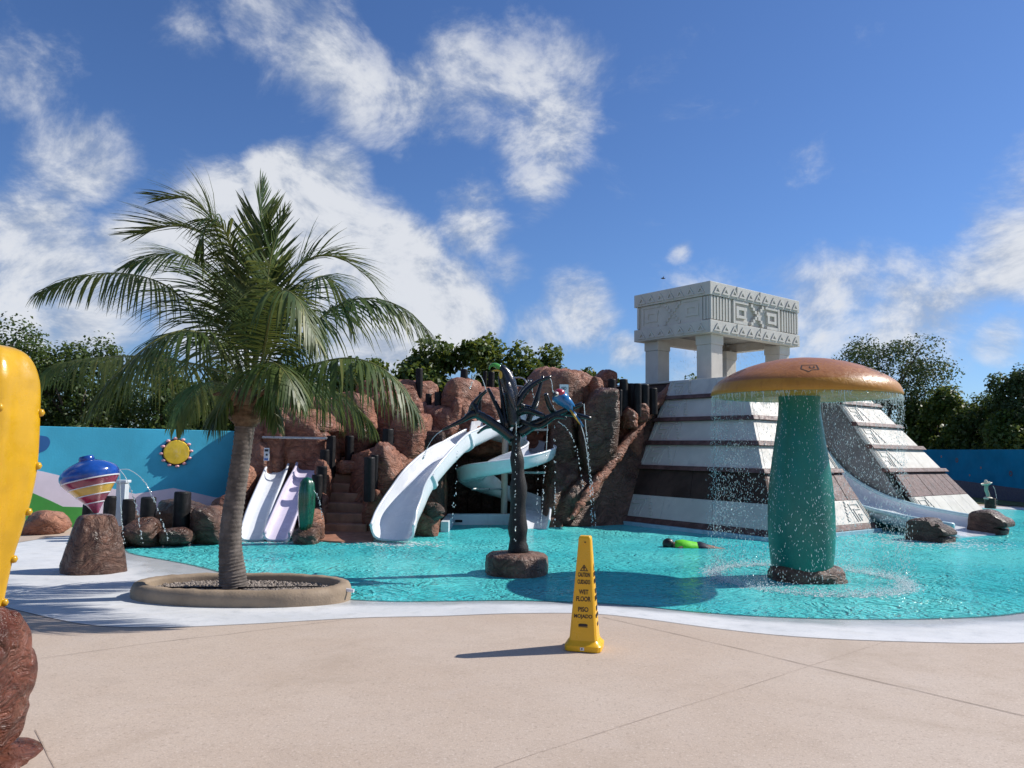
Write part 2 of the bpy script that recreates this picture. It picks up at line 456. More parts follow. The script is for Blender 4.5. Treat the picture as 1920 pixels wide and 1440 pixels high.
def fill(outer, name, mat, flat):
    pts = [tuple(q) for q in outer] + [tuple(q) for q in Ap] + [tuple(q) for q in gp]
    n0 = len(outer); ed = [(i, (i + 1) % n0) for i in range(n0)] + [(n0 + i, n0 + (i + 1) % len(Ap)) for i in range(len(Ap))]
    r = delaunay_2d_cdt([Vector(q) for q in pts], ed, [], 1, 1e-5)
    v2 = np.array([tuple(q) for q in r[0]])
    dd = dist_poly(v2, Ap); ins = inside(v2, Ap) & (dd > 0.002)
    dW = dist_poly(v2, Wp)
    deep = np.where(ins, np.clip(0.05 + dd / 2.4, 0, 1), np.where(dW < 1e-3, 0.0, 0.04))
    if flat: z = np.full(len(v2), WZ)
    else: z = np.where(ins, WZ - np.minimum(0.8, 0.17 * dd), np.where(dW < 1e-3, 0.0, WZ))
    fs = [tuple(f) for f in r[2]]
    fs = [f if (v2[f[1]][0] - v2[f[0]][0]) * (v2[f[2]][1] - v2[f[0]][1]) - (v2[f[1]][1] - v2[f[0]][1]) * (v2[f[2]][0] - v2[f[0]][0]) > 0 else f[::-1] for f in fs]
    me = bpy.data.meshes.new(name); me.from_pydata([(q[0], q[1], zz) for q, zz in zip(v2, z)], [], fs)
    at = me.attributes.new('deep', 'FLOAT', 'POINT'); at.data.foreach_set('value', deep.astype(np.float32)); me.update()
    return mkobj(name, me, mat, None, True)
basin = tag(fill(Wp, 'pool_floor', 'pool_plaster', False), kind='structure')
water = tag(fill(Wp * 0.5 + Ap * 0.5, 'water', 'pool_water', True), kind='structure')

# deck sheet with the pool cut out
bm = bmesh.new()
inner = [bm.verts.new((q.x, q.y, 0)) for q in Wc]
XS = 400.0
oc = [(-XS, -60), (XS, -60), (XS, 900), (-XS, 900)]
outer = [bm.verts.new((x, y, 0)) for x, y in oc]
ed = [bm.edges.new((inner[i], inner[(i + 1) % N])) for i in range(N)] + [bm.edges.new((outer[i], outer[(i + 1) % 4])) for i in range(4)]
bmesh.ops.triangle_fill(bm, use_beauty=True, use_dissolve=False, edges=ed, normal=(0, 0, 1))
for f_ in bm.faces:
    if f_.normal.z < 0: f_.normal_flip()
me = bpy.data.meshes.new('deck'); bm.to_mesh(me); bm.free()
deck = tag(mkobj('deck', me, 'deck_concrete'), kind='structure')

def strip(name, pxs, wid, mat, parent, z=0.004, jit=0.006, seed=1):
    """a crack or joint line drawn on the deck"""
    rn = random.Random(seed)
    pts = [G(x, y, z) for x, y in pxs]
    dense = []
    for a, b in zip(pts[:-1], pts[1:]):
        n_ = max(2, int((b - a).length / 0.12))
        dense += [a.lerp(b, k / n_) for k in range(n_)]
    dense.append(pts[-1])
    vs = []; fs = []
    for i, q in enumerate(dense):
        tn = (dense[min(i + 1, len(dense) - 1)] - dense[max(i - 1, 0)]); tn.z = 0; tn.normalize()
        nn = Vector((-tn.y, tn.x, 0)); q = q + nn * rn.uniform(-jit, jit); w2 = wid * rn.uniform(0.5, 1.1) / 2
        vs += [q + nn * w2, q - nn * w2]
        if i: fs.append((2 * i - 2, 2 * i - 1, 2 * i + 1, 2 * i))
    return MB().add(vs, fs).build(name, mat, parent)
strip('joint', [(1130, 1157), (1400, 1219), (1518, 1248), (1700, 1290), (1990, 1358)], 0.007, 'joint_dark', deck, seed=2)
strip('joint', [(1660, 1203), (1518, 1248), (1400, 1287), (1210, 1346), (980, 1420), (900, 1450)], 0.003, 'joint_faint', deck, seed=3, jit=0.004)
strip('joint', [(60, 1236), (210, 1216), (290, 1204), (420, 1190), (560, 1172), (640, 1163)], 0.005, 'joint_dark', deck, seed=4)
strip('joint', [(66, 1368), (84, 1402), (108, 1450)], 0.004, 'joint_faint', deck, jit=0.001, seed=5)
# dark seam where the white plaster meets the deck
seam = []
vs = []; fs = []
for i in range(N):
    a = Wc[i]; b = Wc[i].lerp(Ac[i], min(0.5, 0.014 / max((Wc[i] - Ac[i]).length, 0.01)))
    vs += [(a.x, a.y, 0.003), (b.x, b.y, 0.003)]
fs = [(2 * i, 2 * i + 1, (2 * i + 3) % (2 * N), (2 * i + 2) % (2 * N)) for i in range(N)]
MB().add(vs, fs).build('seam', 'joint_dark', deck)

# lawn behind the walls (right strip in view)
MB().add([(17.45, 20, 0.03), (18.4, 20, 0.03), (18.4, 45, 0.03), (13.0, 45, 0.03), (13, 28.6, 0.03), (15.9, 27.3, 0.03), (17.4, 25.2, 0.03)], [(0, 1, 2, 3, 4, 5, 6)]).build('lawn', 'lawn_ground')
tag(bpy.data.objects['lawn'], kind='structure')

# ------------------------------------------------------------------ mural walls
WA = R_(33); wdir = Vector((math.cos(WA), math.sin(WA), 0)); wn = Vector((wdir.y, -wdir.x, 0))
w0 = Vector((-7.67, 15.44, 0))
mw = thing('mural_wall', 'low sky blue wall painted with mauve and green hills behind the palm', 'wall', w0 - wn * 0.1)
def wbox(a, b, z0, z1, th):
    q = [w0 + wdir * a - wn * th, w0 + wdir * b - wn * th, w0 + wdir * b, w0 + wdir * a]
    return MB().prism([v + Vector((0, 0, z0)) for v in q], (0, 0, z1 - z0))
own(mw, wbox(-9, 4.6, 0, 1.92, 0.22).build('wall', 'wall_cyan', bevel=0.012))
def wall_sheet(pxs, name, mat, off, parent=mw, p0=w0, n=wn, th=0.003, smoothn=3):
    pts = [PL(x, y, p0 + n * off, n) for x, y in pxs]
    if smoothn: pts = catmull(pts, smoothn, True)
    for q in pts: q.z = max(q.z, 0.004)
    o = MB().prism(pts, n * -th).build(name, mat, merge=True); own(parent, o); return o
wall_sheet([(60, 880), (80, 884), (118, 893), (150, 901), (190, 912), (230, 920), (254, 926), (300, 919), (325, 915), (365, 924), (400, 932), (440, 936), (470, 940), (470, 990), (60, 990)], 'painted_hill', 'mural_mauve', 0.004, smoothn=0)
wall_sheet([(40, 915), (72, 929), (95, 939), (118, 950), (155, 951), (175, 952), (180, 985), (165, 992), (40, 992)], 'painted_hill', 'mural_green', 0.008, smoothn=0)
wall_sheet([(60, 818), (78, 817), (90, 820), (94, 830), (88, 842), (76, 848), (55, 850)], 'painted_cloud', 'mural_blue', 0.005)
# sun flower relief on the wall
sc_ = PL(330, 848, w0, wn)
sf = thing('sun_ornament', 'round yellow sun relief with pink petals on the blue wall', 'ornament', sc_)
def wallM(off): 
    Mx = Matrix((wdir, Vector((0, 0, 1)), wn)).transposed()
    return Mx
Mx = wallM(0)
own(sf, MB().lathe([(0.245, 0.0), (0.25, 0.05), (0.235, 0.075), (0.0, 0.085)], sc_ + wn * 0.004, 40, Mx).build('disc', 'mural_yellow', smooth=40))
own(sf, MB().lathe([(0.275, 0.0), (0.275, 0.03), (0.252, 0.035), (0.252, 0.0)], sc_ + wn * 0.003, 40, Mx).build('rim', 'mural_dark', smooth=40))  # dark ring painted in for the shadow in the gaps between petals
pet = None
for k in range(12):
    a = k * math.pi / 6 + 0.1
    cpos = sc_ + wdir * math.cos(a) * 0.285 + Vector((0, 0, math.sin(a) * 0.285)) + wn * 0.035
    if pet is None:
        pet = MB().lathe([(0.0, -0.03), (0.035, -0.02), (0.045, 0.0), (0.035, 0.02), (0.0, 0.03)], (0, 0, 0), 12).mesh('petal')
    o = mkobj('petal', pet, 'mural_pink', None, True); o.location = cpos; o.rotation_euler = (0, 0, 0); own(sf, o)

# right wall, in shade, seen end-on beyond the pyramid
rp0 = Vector((18.55, 27.0, 0)); rn_ = Vector((-1, -0.02, 0)).normalized()
rw = thing('mural_wall', 'deep blue painted wall with dark rings in the shade beyond the pyramid', 'wall', (18.6, 30, 0))
own(rw, MB().prism([(18.55, 14, 0), (18.8, 14, 0), (18.6, 52, 0), (18.35, 52, 0)], (0, 0, 1.92)).build('wall', 'wall_navy', bevel=0.012))
rn_ = Vector((-38, -0.2, 0)); rn_ = Vector((-1, -0.2 / 38, 0)).normalized()
rp0 = Vector((18.55, 14, 0))
for (x, y, r, mt_, hole) in ((1794, 863, 4.6, 'mural_dark', 1), (1895, 888, 5.4, 'mural_dark', 1), (1839, 877, 2.2, 'mural_rust', 0), (1765, 856, 2.2, 'mural_rust', 0), (1818, 891, 2.0, 'mural_rust', 0)):
    c_ = PL(x, y, rp0 + rn_ * 0.004, rn_)
    r1_ = PL(x, y - r, rp0 + rn_ * 0.004, rn_).z - c_.z
    pts = [c_ + Vector((0, math.cos(a) * r1_ * 1.0, math.sin(a) * r1_)) for a in [k * math.pi / 10 for k in range(20)]]
    for q in pts: q.x = rp0.x - (q.y - 14) * 0.2 / 38 - 0.004
    own(rw, MB().prism(pts, rn_ * -0.003).build('painted_ring', mt_, merge=True))
    if hole:
        pts = [c_ + (q - c_) * 0.35 + rn_ * 0.004 for q in pts]
        own(rw, MB().prism(pts, rn_ * -0.003).build('painted_dot', 'wall_navy', merge=True))
pts = [(14, .0), (14, .42), (24, .45), (28, .5), (31, .62), (34, .72), (37, .74), (52, .6), (52, 0)]
own(rw, MB().prism([Vector((18.55 - (y - 14) * 0.2 / 38 - 0.005, y, z + 0.004)) for y, z in pts], (0.003, 0, 0)).build('painted_wave', 'mural_dark', merge=True))
# ------------------------------------------------------------------ pyramid
simple('pyr_white', (0.58, 0.545, 0.48), 0.6, 0.07, 2.2, 0.25, 35, dirt=((0.34, 0.33, 0.31), 0.55))
simple('pyr_brown', (0.115, 0.058, 0.050), 0.55, 0.35, 5.0, 0.7, 22, spec=0.3, dirt=((0.25, 0.15, 0.13), 0.6))
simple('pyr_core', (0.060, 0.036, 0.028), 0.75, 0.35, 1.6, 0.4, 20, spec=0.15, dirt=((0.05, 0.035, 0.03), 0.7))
simple('pyr_concrete', (0.24, 0.235, 0.225), 0.65, 0.2, 1.5, 0.35, 25, dirt=((0.07, 0.06, 0.055), 0.75))
simple('temple_white', (0.55, 0.53, 0.48), 0.65, 0.06, 2.0, 0.25, 35, dirt=((0.42, 0.40, 0.36), 0.5))
simple('base_tile', (0.36, 0.56, 0.64), 0.4, 0.08, 3.0, 0.15, 30)
simple('fibreglass_white', (0.72, 0.74, 0.77), 0.22, 0.05, 2.0, 0.05, 20, dirt=((0.55, 0.57, 0.60), 0.35))
simple('fibreglass_lilac', (0.66, 0.60, 0.72), 0.25, 0.05, 2.0, 0.05, 20, dirt=((0.52, 0.48, 0.58), 0.35))
simple('fibreglass_aqua', (0.52, 0.72, 0.74), 0.25, 0.06, 2.0, 0.05, 20)

pc = Vector((5.08, 14.85, 0)); pu = Vector((.790, .613, 0)); pv = Vector((-.613, .790, 0)); K = 0.68
def S(s, t_, z): return pc + pu * s + pv * t_ + Vector((0, 0, z))
ZT = 3.43; SW = 9.95; CH0, CH1 = 3.8, 6.3; TB = 6.9
def tl(z): return 4.15 + 0.115 * z            # left end of the shaded face
pyr = thing('stepped_pyramid', 'white and brown stepped pyramid with key relief panels standing in the pool', 'pyramid', S(4.9, 3, -0.3))
def hexa(a, b, name, mat, bevel=0.0, parent=pyr):
    """a: 4 bottom corners, b: 4 top corners"""
    o = MB().add(list(a) + list(b), [(3, 2, 1, 0), (4, 5, 6, 7)] + [(i, (i + 1) % 4, 4 + (i + 1) % 4, 4 + i) for i in range(4)]).build(name, mat, merge=True, bevel=bevel)
    own(parent, o); return o
e = 0.05
zt = ZT - 0.02
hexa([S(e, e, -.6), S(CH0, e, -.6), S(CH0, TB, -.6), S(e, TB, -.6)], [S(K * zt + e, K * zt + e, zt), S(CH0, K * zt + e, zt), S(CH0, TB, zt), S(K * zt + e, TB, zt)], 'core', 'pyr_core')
hexa([S(CH1, e, -.6), S(SW - e, e, -.6), S(SW - e, TB, -.6), S(CH1, TB, -.6)], [S(CH1, K * zt + e, zt), S(SW - K * zt - e, K * zt + e, zt), S(SW - K * zt - e, TB, zt), S(CH1, TB, zt)], 'core', 'pyr_concrete')
hexa([S(CH0 + .002, 3.4, -.6), S(CH1 - .002, 3.4, -.6), S(CH1 - .002, TB - .003, -.6), S(CH0 + .002, TB - .003, -.6)], [S(CH0 + .002, 3.4, zt - .003), S(CH1 - .002, 3.4, zt - .003), S(CH1 - .002, TB - .003, zt - .003), S(CH0 + .002, TB - .003, zt - .003)], 'core', 'pyr_concrete')
# concrete cheek walls lining the slide channel
for s0, s1 in ((CH0 - 0.06, CH0 + 0.004), (CH1 - 0.004, CH1 + 0.07)):
    a = [S(s0, .02, -.5), S(s1, .02, -.5), S(s1, 3.45, -.5), S(s0, 3.45, -.5)]
    b = [S(s0, K * zt + .02, zt), S(s1, K * zt + .02, zt), S(s1, 3.45, zt), S(s0, 3.45, zt)]
    hexa(a, b, 'channel_wall', 'pyr_concrete')

# top slab the temple stands on
hexa([S(K * ZT - .02, K * ZT - .02, zt), S(SW - K * ZT + .02, K * ZT - .02, zt), S(SW - K * ZT + .02, TB, zt), S(K * ZT - .02, TB, zt)],
     [S(K * ZT - .02, K * ZT - .02, ZT + .03), S(SW - K * ZT + .02, K * ZT - .02, ZT + .03), S(SW - K * ZT + .02, TB, ZT + .03), S(K * ZT - .02, TB, ZT + .03)], 'top_slab', 'pyr_white', 0.015)

def panelL(z0, z1, ta0, tb0, ta1, tb1, off, th, name, mat, bevel=0.01):
    """panel on the shaded left face: plane s = K z ; t limits at bottom (ta0,tb0) and top (ta1,tb1)"""
    s0 = K * z0 - off; s1 = K * z1 - off
    a = [S(s0, ta0, z0), S(s0 + th, ta0, z0), S(s0 + th, tb0, z0), S(s0, tb0, z0)]
    b = [S(s1, ta1, z1), S(s1 + th, ta1, z1), S(s1 + th, tb1, z1), S(s1, tb1, z1)]
    return hexa(a, b, name, mat, bevel)
def panelR(z0, z1, sa0, sb0, sa1, sb1, off, th, name, mat, bevel=0.01):
    t0 = K * z0 - off; t1 = K * z1 - off
    a = [S(sa0, t0, z0), S(sb0, t0, z0), S(sb0, t0 + th, z0), S(sa0, t0 + th, z0)]
    b = [S(sa1, t1, z1), S(sb1, t1, z1), S(sb1, t1 + th, z1), S(sa1, t1 + th, z1)]
    return hexa(a, b, name, mat, bevel)

GLYPH = []   # rectangles (a0,a1,b0,b1) in units of panel height
for a_ in (0.07, 0.17): GLYPH.append((a_, a_ + 0.035, 0.02, 0.98))
def stroke(pts, wd=0.045):
    for (x0, y0), (x1, y1) in zip(pts[:-1], pts[1:]):
        GLYPH.append((min(x0, x1) - wd / 2, max(x0, x1) + wd / 2, min(y0, y1) - wd / 2, max(y0, y1) + wd / 2))
stroke([(0.40, 0.82), (1.02, 0.82)]); stroke([(1.02, 0.82), (1.02, 0.10)])
stroke([(0.40, 0.82), (0.40, 0.60), (0.86, 0.60)]); stroke([(0.86, 0.60), (0.86, 0.12)])
stroke([(0.46, 0.38), (0.68, 0.38), (0.68, 0.14)])
for i in range(6):
    GLYPH.append((1.14 + i * 0.085, 1.25 + i * 0.085, 0.84 - i * 0.145, 0.96 - i * 0.145))
def glyph(org, ax, up, nrm, h, mat, mirror=False, depth=0.022, wmax=9, parent=pyr, rects=None):
    mb = MB()
    for (a0, a1, b0, b1) in (rects or GLYPH):
        if a1 * h > wmax: continue
        if mirror: a0, a1 = -a1, -a0
        q = [org + ax * (a0 * h) + up * (b0 * h), org + ax * (a1 * h) + up * (b0 * h), org + ax * (a1 * h) + up * (b1 * h), org + ax * (a0 * h) + up * (b1 * h)]
        d_ = depth * random.Random(int(a0 * 997 + b0 * 3331)).uniform(0.9, 1.1)
        mb.prism([v_ - nrm * 0.004 for v_ in q], nrm * d_)
    o = mb.build('key_relief', mat); own(parent, o); return o
upL = (S(K, 0, 1) - S(0, 0, 0)).normalized(); nL = pv.cross(upL).normalized()
if nL.dot(pu) > 0: nL = -nL
upR = (S(0, K, 1) - S(0, 0, 0)).normalized(); nR = pu.cross(upR).normalized()
if nR.dot(pv) > 0: nR = -nR

TIERS = [(0.145, 0.62), (1.31, 1.79), (1.90, 2.37), (2.48, 2.94), (3.05, 3.45)]
cc = 1.0
for (z0, z1) in TIERS:
    z1 = min(z1, ZT + .03)
    # shaded left face: from the corner (t=Kz) to tl(z), cut in three slabs
    cuts = [0.0, 0.36, 0.70, 1.0]
    for i in range(3):
        f0, f1 = cuts[i], cuts[i + 1]
        L0a, L0b = K * z0 - .05, tl(z0); L1a, L1b = K * z1 - .05, tl(z1)
        g = 0.004
        panelL(z0, z1, L0a + (L0b - L0a) * f0 + g, L0a + (L0b - L0a) * f1 - g, L1a + (L1b - L1a) * f0 + g, L1a + (L1b - L1a) * f1 - g, 0.05, 0.09, 'white_slab', 'pyr_white', 0.006)
    hgt = (z1 - z0) * math.sqrt(1 + K * K)
    glyph(S(K * z0 - .05, tl(z0), z0), -pv + upL * 0, upL, nL, hgt, 'pyr_white', depth=0.02)
    # sunlit right face, two parts beside the slide
    x0, x1 = K * z0 + .04, K * z1 + .04
    cr = [0.0, 0.33, 0.66, 1.0] if z0 > 0.5 else [0, 0.2, 0.4, 0.6, 0.8, 1.0]
    for i in range(len(cr) - 1):
        panelR(z0, z1, x0 + (CH0 - x0) * cr[i] + .003, x0 + (CH0 - x0) * cr[i + 1] - .003, x1 + (CH0 - x1) * cr[i] + .003, x1 + (CH0 - x1) * cr[i + 1] - .003, 0.05, 0.09, 'white_slab', 'pyr_white', 0.006)
    if CH0 - x1 > 0.9:
        glyph(S(CH0, K * z0 - .05, z0), pu, upR, nR, hgt, 'pyr_white', mirror=True, wmax=(CH0 - x1) * 0.95)
    y0, y1 = SW - K * z0, SW - K * z1
    cr = [0.0, 0.36, 0.68, 1.0] if z0 > 0.5 else [0, 0.17, 0.34, 0.5, 0.67, 0.84, 1.0]
    cha = CH1 if z0 < 1 else CH1 - 0.3
    for i in range(len(cr) - 1):
        panelR(z0, z1, cha + (y0 - cha) * cr[i] + .003, cha + (y0 - cha) * cr[i + 1] - .003, cha + (y1 - cha) * cr[i] + .003, cha + (y1 - cha) * cr[i + 1] - .003, 0.05, 0.09, 'white_slab', 'pyr_white', 0.006)
    glyph(S(cha, K * z0 - .05, z0), pu, upR, nR, hgt, 'pyr_white', wmax=(y1 - cha) * 0.95, depth=0.02)
rr = random.Random(4)
# brown ledges between the tiers and the tall brown band
def ledge(z0, z1, off, th):
    panelL(z0, z1, K * z0 - off, tl(z0), K * z1 - off, tl(z1), off, th, 'brown_ledge', 'pyr_brown', 0.015)
    panelR(z0, z1, K * z0 - off + th + .003, CH0 + .03, K * z1 - off + th + .003, CH0 + .03, off, th, 'brown_ledge', 'pyr_brown', 0.015)
    ch = CH1 if z0 < 1.2 else CH1 - 0.3
    panelR(z0, z1, ch - .03, SW - K * z0 + off, ch - .03, SW - K * z1 + off, off, th, 'brown_ledge', 'pyr_brown', 0.015)
for (z0, z1) in ((1.215, 1.305), (1.795, 1.895), (2.375, 2.475), (2.945, 3.045)): ledge(z0, z1, 0.13, 0.2)
ledge(0.03, 0.14, 0.07, 0.12)
z0, z1 = 0.625, 1.21
for f0, f1 in ((0, .26), (.26, .52), (.52, .78), (.78, 1)):
    La, Lb, Ma, Mb = K * z0 - .06, tl(z0), K * z1 - .06, tl(z1)
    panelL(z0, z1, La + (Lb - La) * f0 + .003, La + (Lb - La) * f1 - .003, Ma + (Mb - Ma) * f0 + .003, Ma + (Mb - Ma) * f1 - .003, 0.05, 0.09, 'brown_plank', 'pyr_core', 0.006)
for (a0, b0, a1, b1, n_) in ((K * z0 + .04, CH0, K * z1 + .04, CH0, 7), (CH1, SW - K * z0, CH1, SW - K * z1, 8)):
    for i in range(n_):
        f0, f1 = i / n_, (i + 1) / n_
        panelR(z0, z1, a0 + (b0 - a0) * f0 + .004, a0 + (b0 - a0) * f1 - .004, a1 + (b1 - a1) * f0 + .004, a1 + (b1 - a1) * f1 - .004, 0.05 + rr.uniform(0, .015), 0.09, 'brown_plank', 'pyr_brown', 0.01)
# pale blue tile plinth at the water
for i in range(5):
    f0, f1 = i / 5, (i + 1) / 5; a_ = -.1; b_ = 4.2
    hexa([S(-.12, a_ + (b_ - a_) * f0 + .004, -.5), S(0.0, a_ + (b_ - a_) * f0 + .004, -.5), S(0.0, a_ + (b_ - a_) * f1 - .004, -.5), S(-.12, a_ + (b_ - a_) * f1 - .004, -.5)],
         [S(-.12, a_ + (b_ - a_) * f0 + .004, .026), S(0.0, a_ + (b_ - a_) * f0 + .004, .026), S(0.0, a_ + (b_ - a_) * f1 - .004, .026), S(-.12, a_ + (b_ - a_) * f1 - .004, .026)], 'plinth_tile', 'base_tile', 0.008)
for (a_, b_, n_) in ((.005, CH0 + .05, 6), (CH1 - .05, SW + .1, 6)):
    for i in range(n_):
        f0, f1 = i / n_, (i + 1) / n_
        sa, sb = a_ + (b_ - a_) * f0 + .004, a_ + (b_ - a_) * f1 - .004
        hexa([S(sa, -.12, -.5), S(sb, -.12, -.5), S(sb, 0, -.5), S(sa, 0, -.5)], [S(sa, -.12, .026), S(sb, -.12, .026), S(sb, 0, .026), S(sa, 0, .026)], 'plinth_tile', 'base_tile', 0.008)

# ------------------------------------------------------------------ pyramid slide with serpent heads
def trough(half, wall, th, flare=0.0, n=10):
    """U section, inner then outer, closed loop of (a,b)"""
    pts = [(-half - flare, wall)]
    for k in range(n + 1):
        a = math.pi + math.pi * k / n
        pts.append((half * math.copysign(abs(math.cos(a)) ** 0.55, math.cos(a)), wall * 0.5 * (1 + math.sin(a) * 1.0) if False else wall * (1 - abs(math.sin(a)) ** 0.6)))
    pts.append((half + flare, wall))
    outer = [(a + math.copysign(th, a) if abs(a) > 0.02 else a, b - th * (1.0 if abs(a) < half * 0.92 else 0.0)) for a, b in pts]
    outer[0] = (-half - flare - th, wall); outer[-1] = (half + flare + th, wall)
    return pts + outer[::-1]
def path_frames(pts, per=8, sidehint=None, bank=None):
    c_ = catmull(pts, per); fr = []
    for i, q in enumerate(c_):
        tn = (c_[min(i + 1, len(c_) - 1)] - c_[max(i - 1, 0)]).normalized()
        if sidehint is None:
            sd = tn.cross(Vector((0, 0, 1))).normalized()
        else: sd = (sidehint - tn * sidehint.dot(tn)).normalized()
        up = sd.cross(tn).normalized()
        if bank:
            b_ = bank(i / (len(c_) - 1)); sd2 = sd * math.cos(b_) + up * math.sin(b_); up = -sd * math.sin(b_) + up * math.cos(b_); sd = sd2
        fr.append((q, sd, up))
    return fr
psl = thing('water_slide', 'wide pale blue slide running down the middle of the pyramid', 'slide', S(5.05, 0, 0))
fr = path_frames([S(5.05, 3.3, 2.5), S(5.05, 2.8, 1.7), S(5.05, 2.1, .95), S(5.05, 1.3, .48), S(5.05, .4, .2), S(5.0, -.6, .05), S(4.9, -1.7, -.04)], 8)
own(psl, MB().sweep(fr, trough(1.06, 0.26, 0.05), True).build('chute', 'fibreglass_white', smooth=50, merge=True))
pts = [(q[0] + q[1] * s_ * 1.19 + q[2] * 0.33) for s_ in (1,) for q in fr]
for s_ in (-1, 1):
    own(psl, MB().tube([(q[0] + q[1] * s_ * 1.09 + q[2] * 0.26) for q in fr], 0.05, 8).build('side_lip', 'fibreglass_aqua', smooth=True))

# ------------------------------------------------------------------ temple shelter on top
tc = Vector((5.05, 19.5, 0)); TU, TV = 3.97, 2.54
TZ0, TZ1 = P(1331, 623, 19.5).z, P(1331, 527, 19.5).z
tu = pu; tv = pv
def T(a, b, z): return tc + tu * a + tv * b + Vector((0, 0, z))
tem = thing('temple_shelter', 'white carved box shelter on four square columns on top of the pyramid', 'shelter', T(TU / 2, TV / 2, ZT))
def tbox(a0, a1, b0, b1, z0, z1, name, mat='temple_white', bevel=0.012, parent=tem):
    return hexa([T(a0, b0, z0), T(a1, b0, z0), T(a1, b1, z0), T(a0, b1, z0)], [T(a0, b0, z1), T(a1, b0, z1), T(a1, b1, z1), T(a0, b1, z1)], name, mat, bevel, parent)
hB = TZ1 - TZ0
zA, zB = TZ0 + hB * .25, TZ1 - hB * .265
wt = 0.22
def ringwall(o_, z0, z1, name):
    tbox(-o_, TU + o_, -o_, wt, z0, z1, name); tbox(-o_, TU + o_, TV - wt, TV + o_, z0, z1, name)
    tbox(-o_, wt, wt + .002, TV - wt - .002, z0, z1, name); tbox(TU - wt, TU + o_, wt + .002, TV - wt - .002, z0, z1, name)
ringwall(0.05, TZ0, zA, 'lower_band'); ringwall(-0.03, zA + .002, zB - .002, 'wall'); ringwall(0.05, zB, TZ1, 'upper_band')
tbox(wt, TU - wt, wt, TV - wt, TZ0 + .25, TZ0 + .36, 'ceiling', 'pyr_concrete', 0)
for (a, b) in ((.2, .12), (TU - .7, .12), (.2, TV - .62), (TU - .7, TV - .62)):
    col_ = tbox(a + .015, a + .485, b + .015, b + .485, ZT + .03, TZ0 - .26, 'column')
    cp = tbox(a - .005, a + .505, b - .005, b + .505, TZ0 - .258, TZ0 - .002, 'capital')
    w_ = cp.matrix_world.copy(); cp.parent = col_; cp.matrix_parent_inverse = Matrix.Translation(tem.location).inverted() if False else Matrix.Identity(4)
# raised triangles along both bands
def tri_frame(org, ax, h, w_, nrm, name='triangle', th=0.03):
    up = Vector((0, 0, 1)); mb = MB()
    o3 = [(-w_ / 2, 0), (w_ / 2, 0), (0, h)]; i3 = [(-w_ * .25, h * .2), (w_ * .25, h * .2), (0, h * .66)]
    O = [org + ax * a + up * b for a, b in o3]; I = [org + ax * a + up * b for a, b in i3]
    for k in range(3):
        mb.prism([O[k], O[(k + 1) % 3], I[(k + 1) % 3], I[k]], nrm * th)
    o = mb.build(name, 'temple_white', merge=False); own(tem, o)
for (z0, z1) in ((TZ0, zA), (zB, TZ1)):
    hh = (z1 - z0)
    for k in range(11):
        tri_frame(T(.22 + k * (TU - .4) / 10, -.05, z0 + hh * .16), tu, hh * .62, .30, -tv)
    for k in range(7):
        tri_frame(T(-.05, .25 + k * (TV - .5) / 6, z0 + hh * .16), tv, hh * .62, .28, -tu)
    for f_ in (0.27, 0.53):
        tbox(TU * f_ - .012, TU * f_ + .012, -.075, -.051, z0 + .01, z1 - .01, 'joint_fin', 'temple_white', 0)
# middle panel: upright slats, key spirals and a diamond of small blocks
zh = zB - zA
def slat(a, w_=.07):
    tbox(a - w_ / 2, a + w_ / 2, -.035, .03, zA + .02, zB - .02, 'slat', 'temple_white', 0.008)
for k in range(7): slat(.03 + k * .125)
for k in range(7): slat(TU - .03 - k * .125)
spir = []
def stroke2(pts, wd=0.12):
    for (x0, y0), (x1, y1) in zip(pts[:-1], pts[1:]):
        spir.append((min(x0, x1) - wd / 2, max(x0, x1) + wd / 2, min(y0, y1) - wd / 2, max(y0, y1) + wd / 2))
stroke2([(0.06, 0.94), (0.06, 0.06)]); stroke2([(.18, .94), (1.0, .94)]); stroke2([(.18, .06), (.9, .06)]); stroke2([(.3, .68), (.3, .32)], .16)
stroke2([(.44, .68), (.9, .68)], .14); stroke2([(.84, .54), (.84, .32)], .14); stroke2([(.44, .32), (.72, .32)], .12)
glyph(T(.93, .03, zA + .01), tu, Vector((0, 0, 1)), -tv, zh * .97, 'temple_white', rects=spir, parent=tem, depth=0.075)
glyph(T(TU - .93, .03, zA + .01), tu, Vector((0, 0, 1)), -tv, zh * .97, 'temple_white', rects=spir, parent=tem, depth=0.075, mirror=True)
glyph(T(.03, TV - .18, zA + .01), -tv, Vector((0, 0, 1)), -tu, zh * .97, 'temple_white', rects=spir, parent=tem, depth=0.025)
glyph(T(.03, .25, zA + .01), -tv, Vector((0, 0, 1)), -tu, zh * .97, 'temple_white', rects=spir, parent=tem, depth=0.025, mirror=True)
dia = [(-.06, .06, .44, .56)]
for k in range(1, 4):
    for sx in (-1, 1):
        for sy in (-1, 1):
            dia.append((sx * k * .13 - .07, sx * k * .13 + .07, .5 + sy * k * .13 - .07, .5 + sy * k * .13 + .07))
glyph(T(TU / 2, .03, zA + .01), tu, Vector((0, 0, 1)), -tv, zh * .97, 'temple_white', rects=dia, parent=tem, depth=0.09)
glyph(T(.03, TV / 2, zA + .01), -tv, Vector((0, 0, 1)), -tu, zh * .97, 'temple_white', rects=dia, parent=tem, depth=0.03)
for b_ in (.07, TV - .07, .16):
    tbox(-.02, .03, b_ - .035, b_ + .035, zA + .02, zB - .02, 'slat', 'temple_white', 0.008)
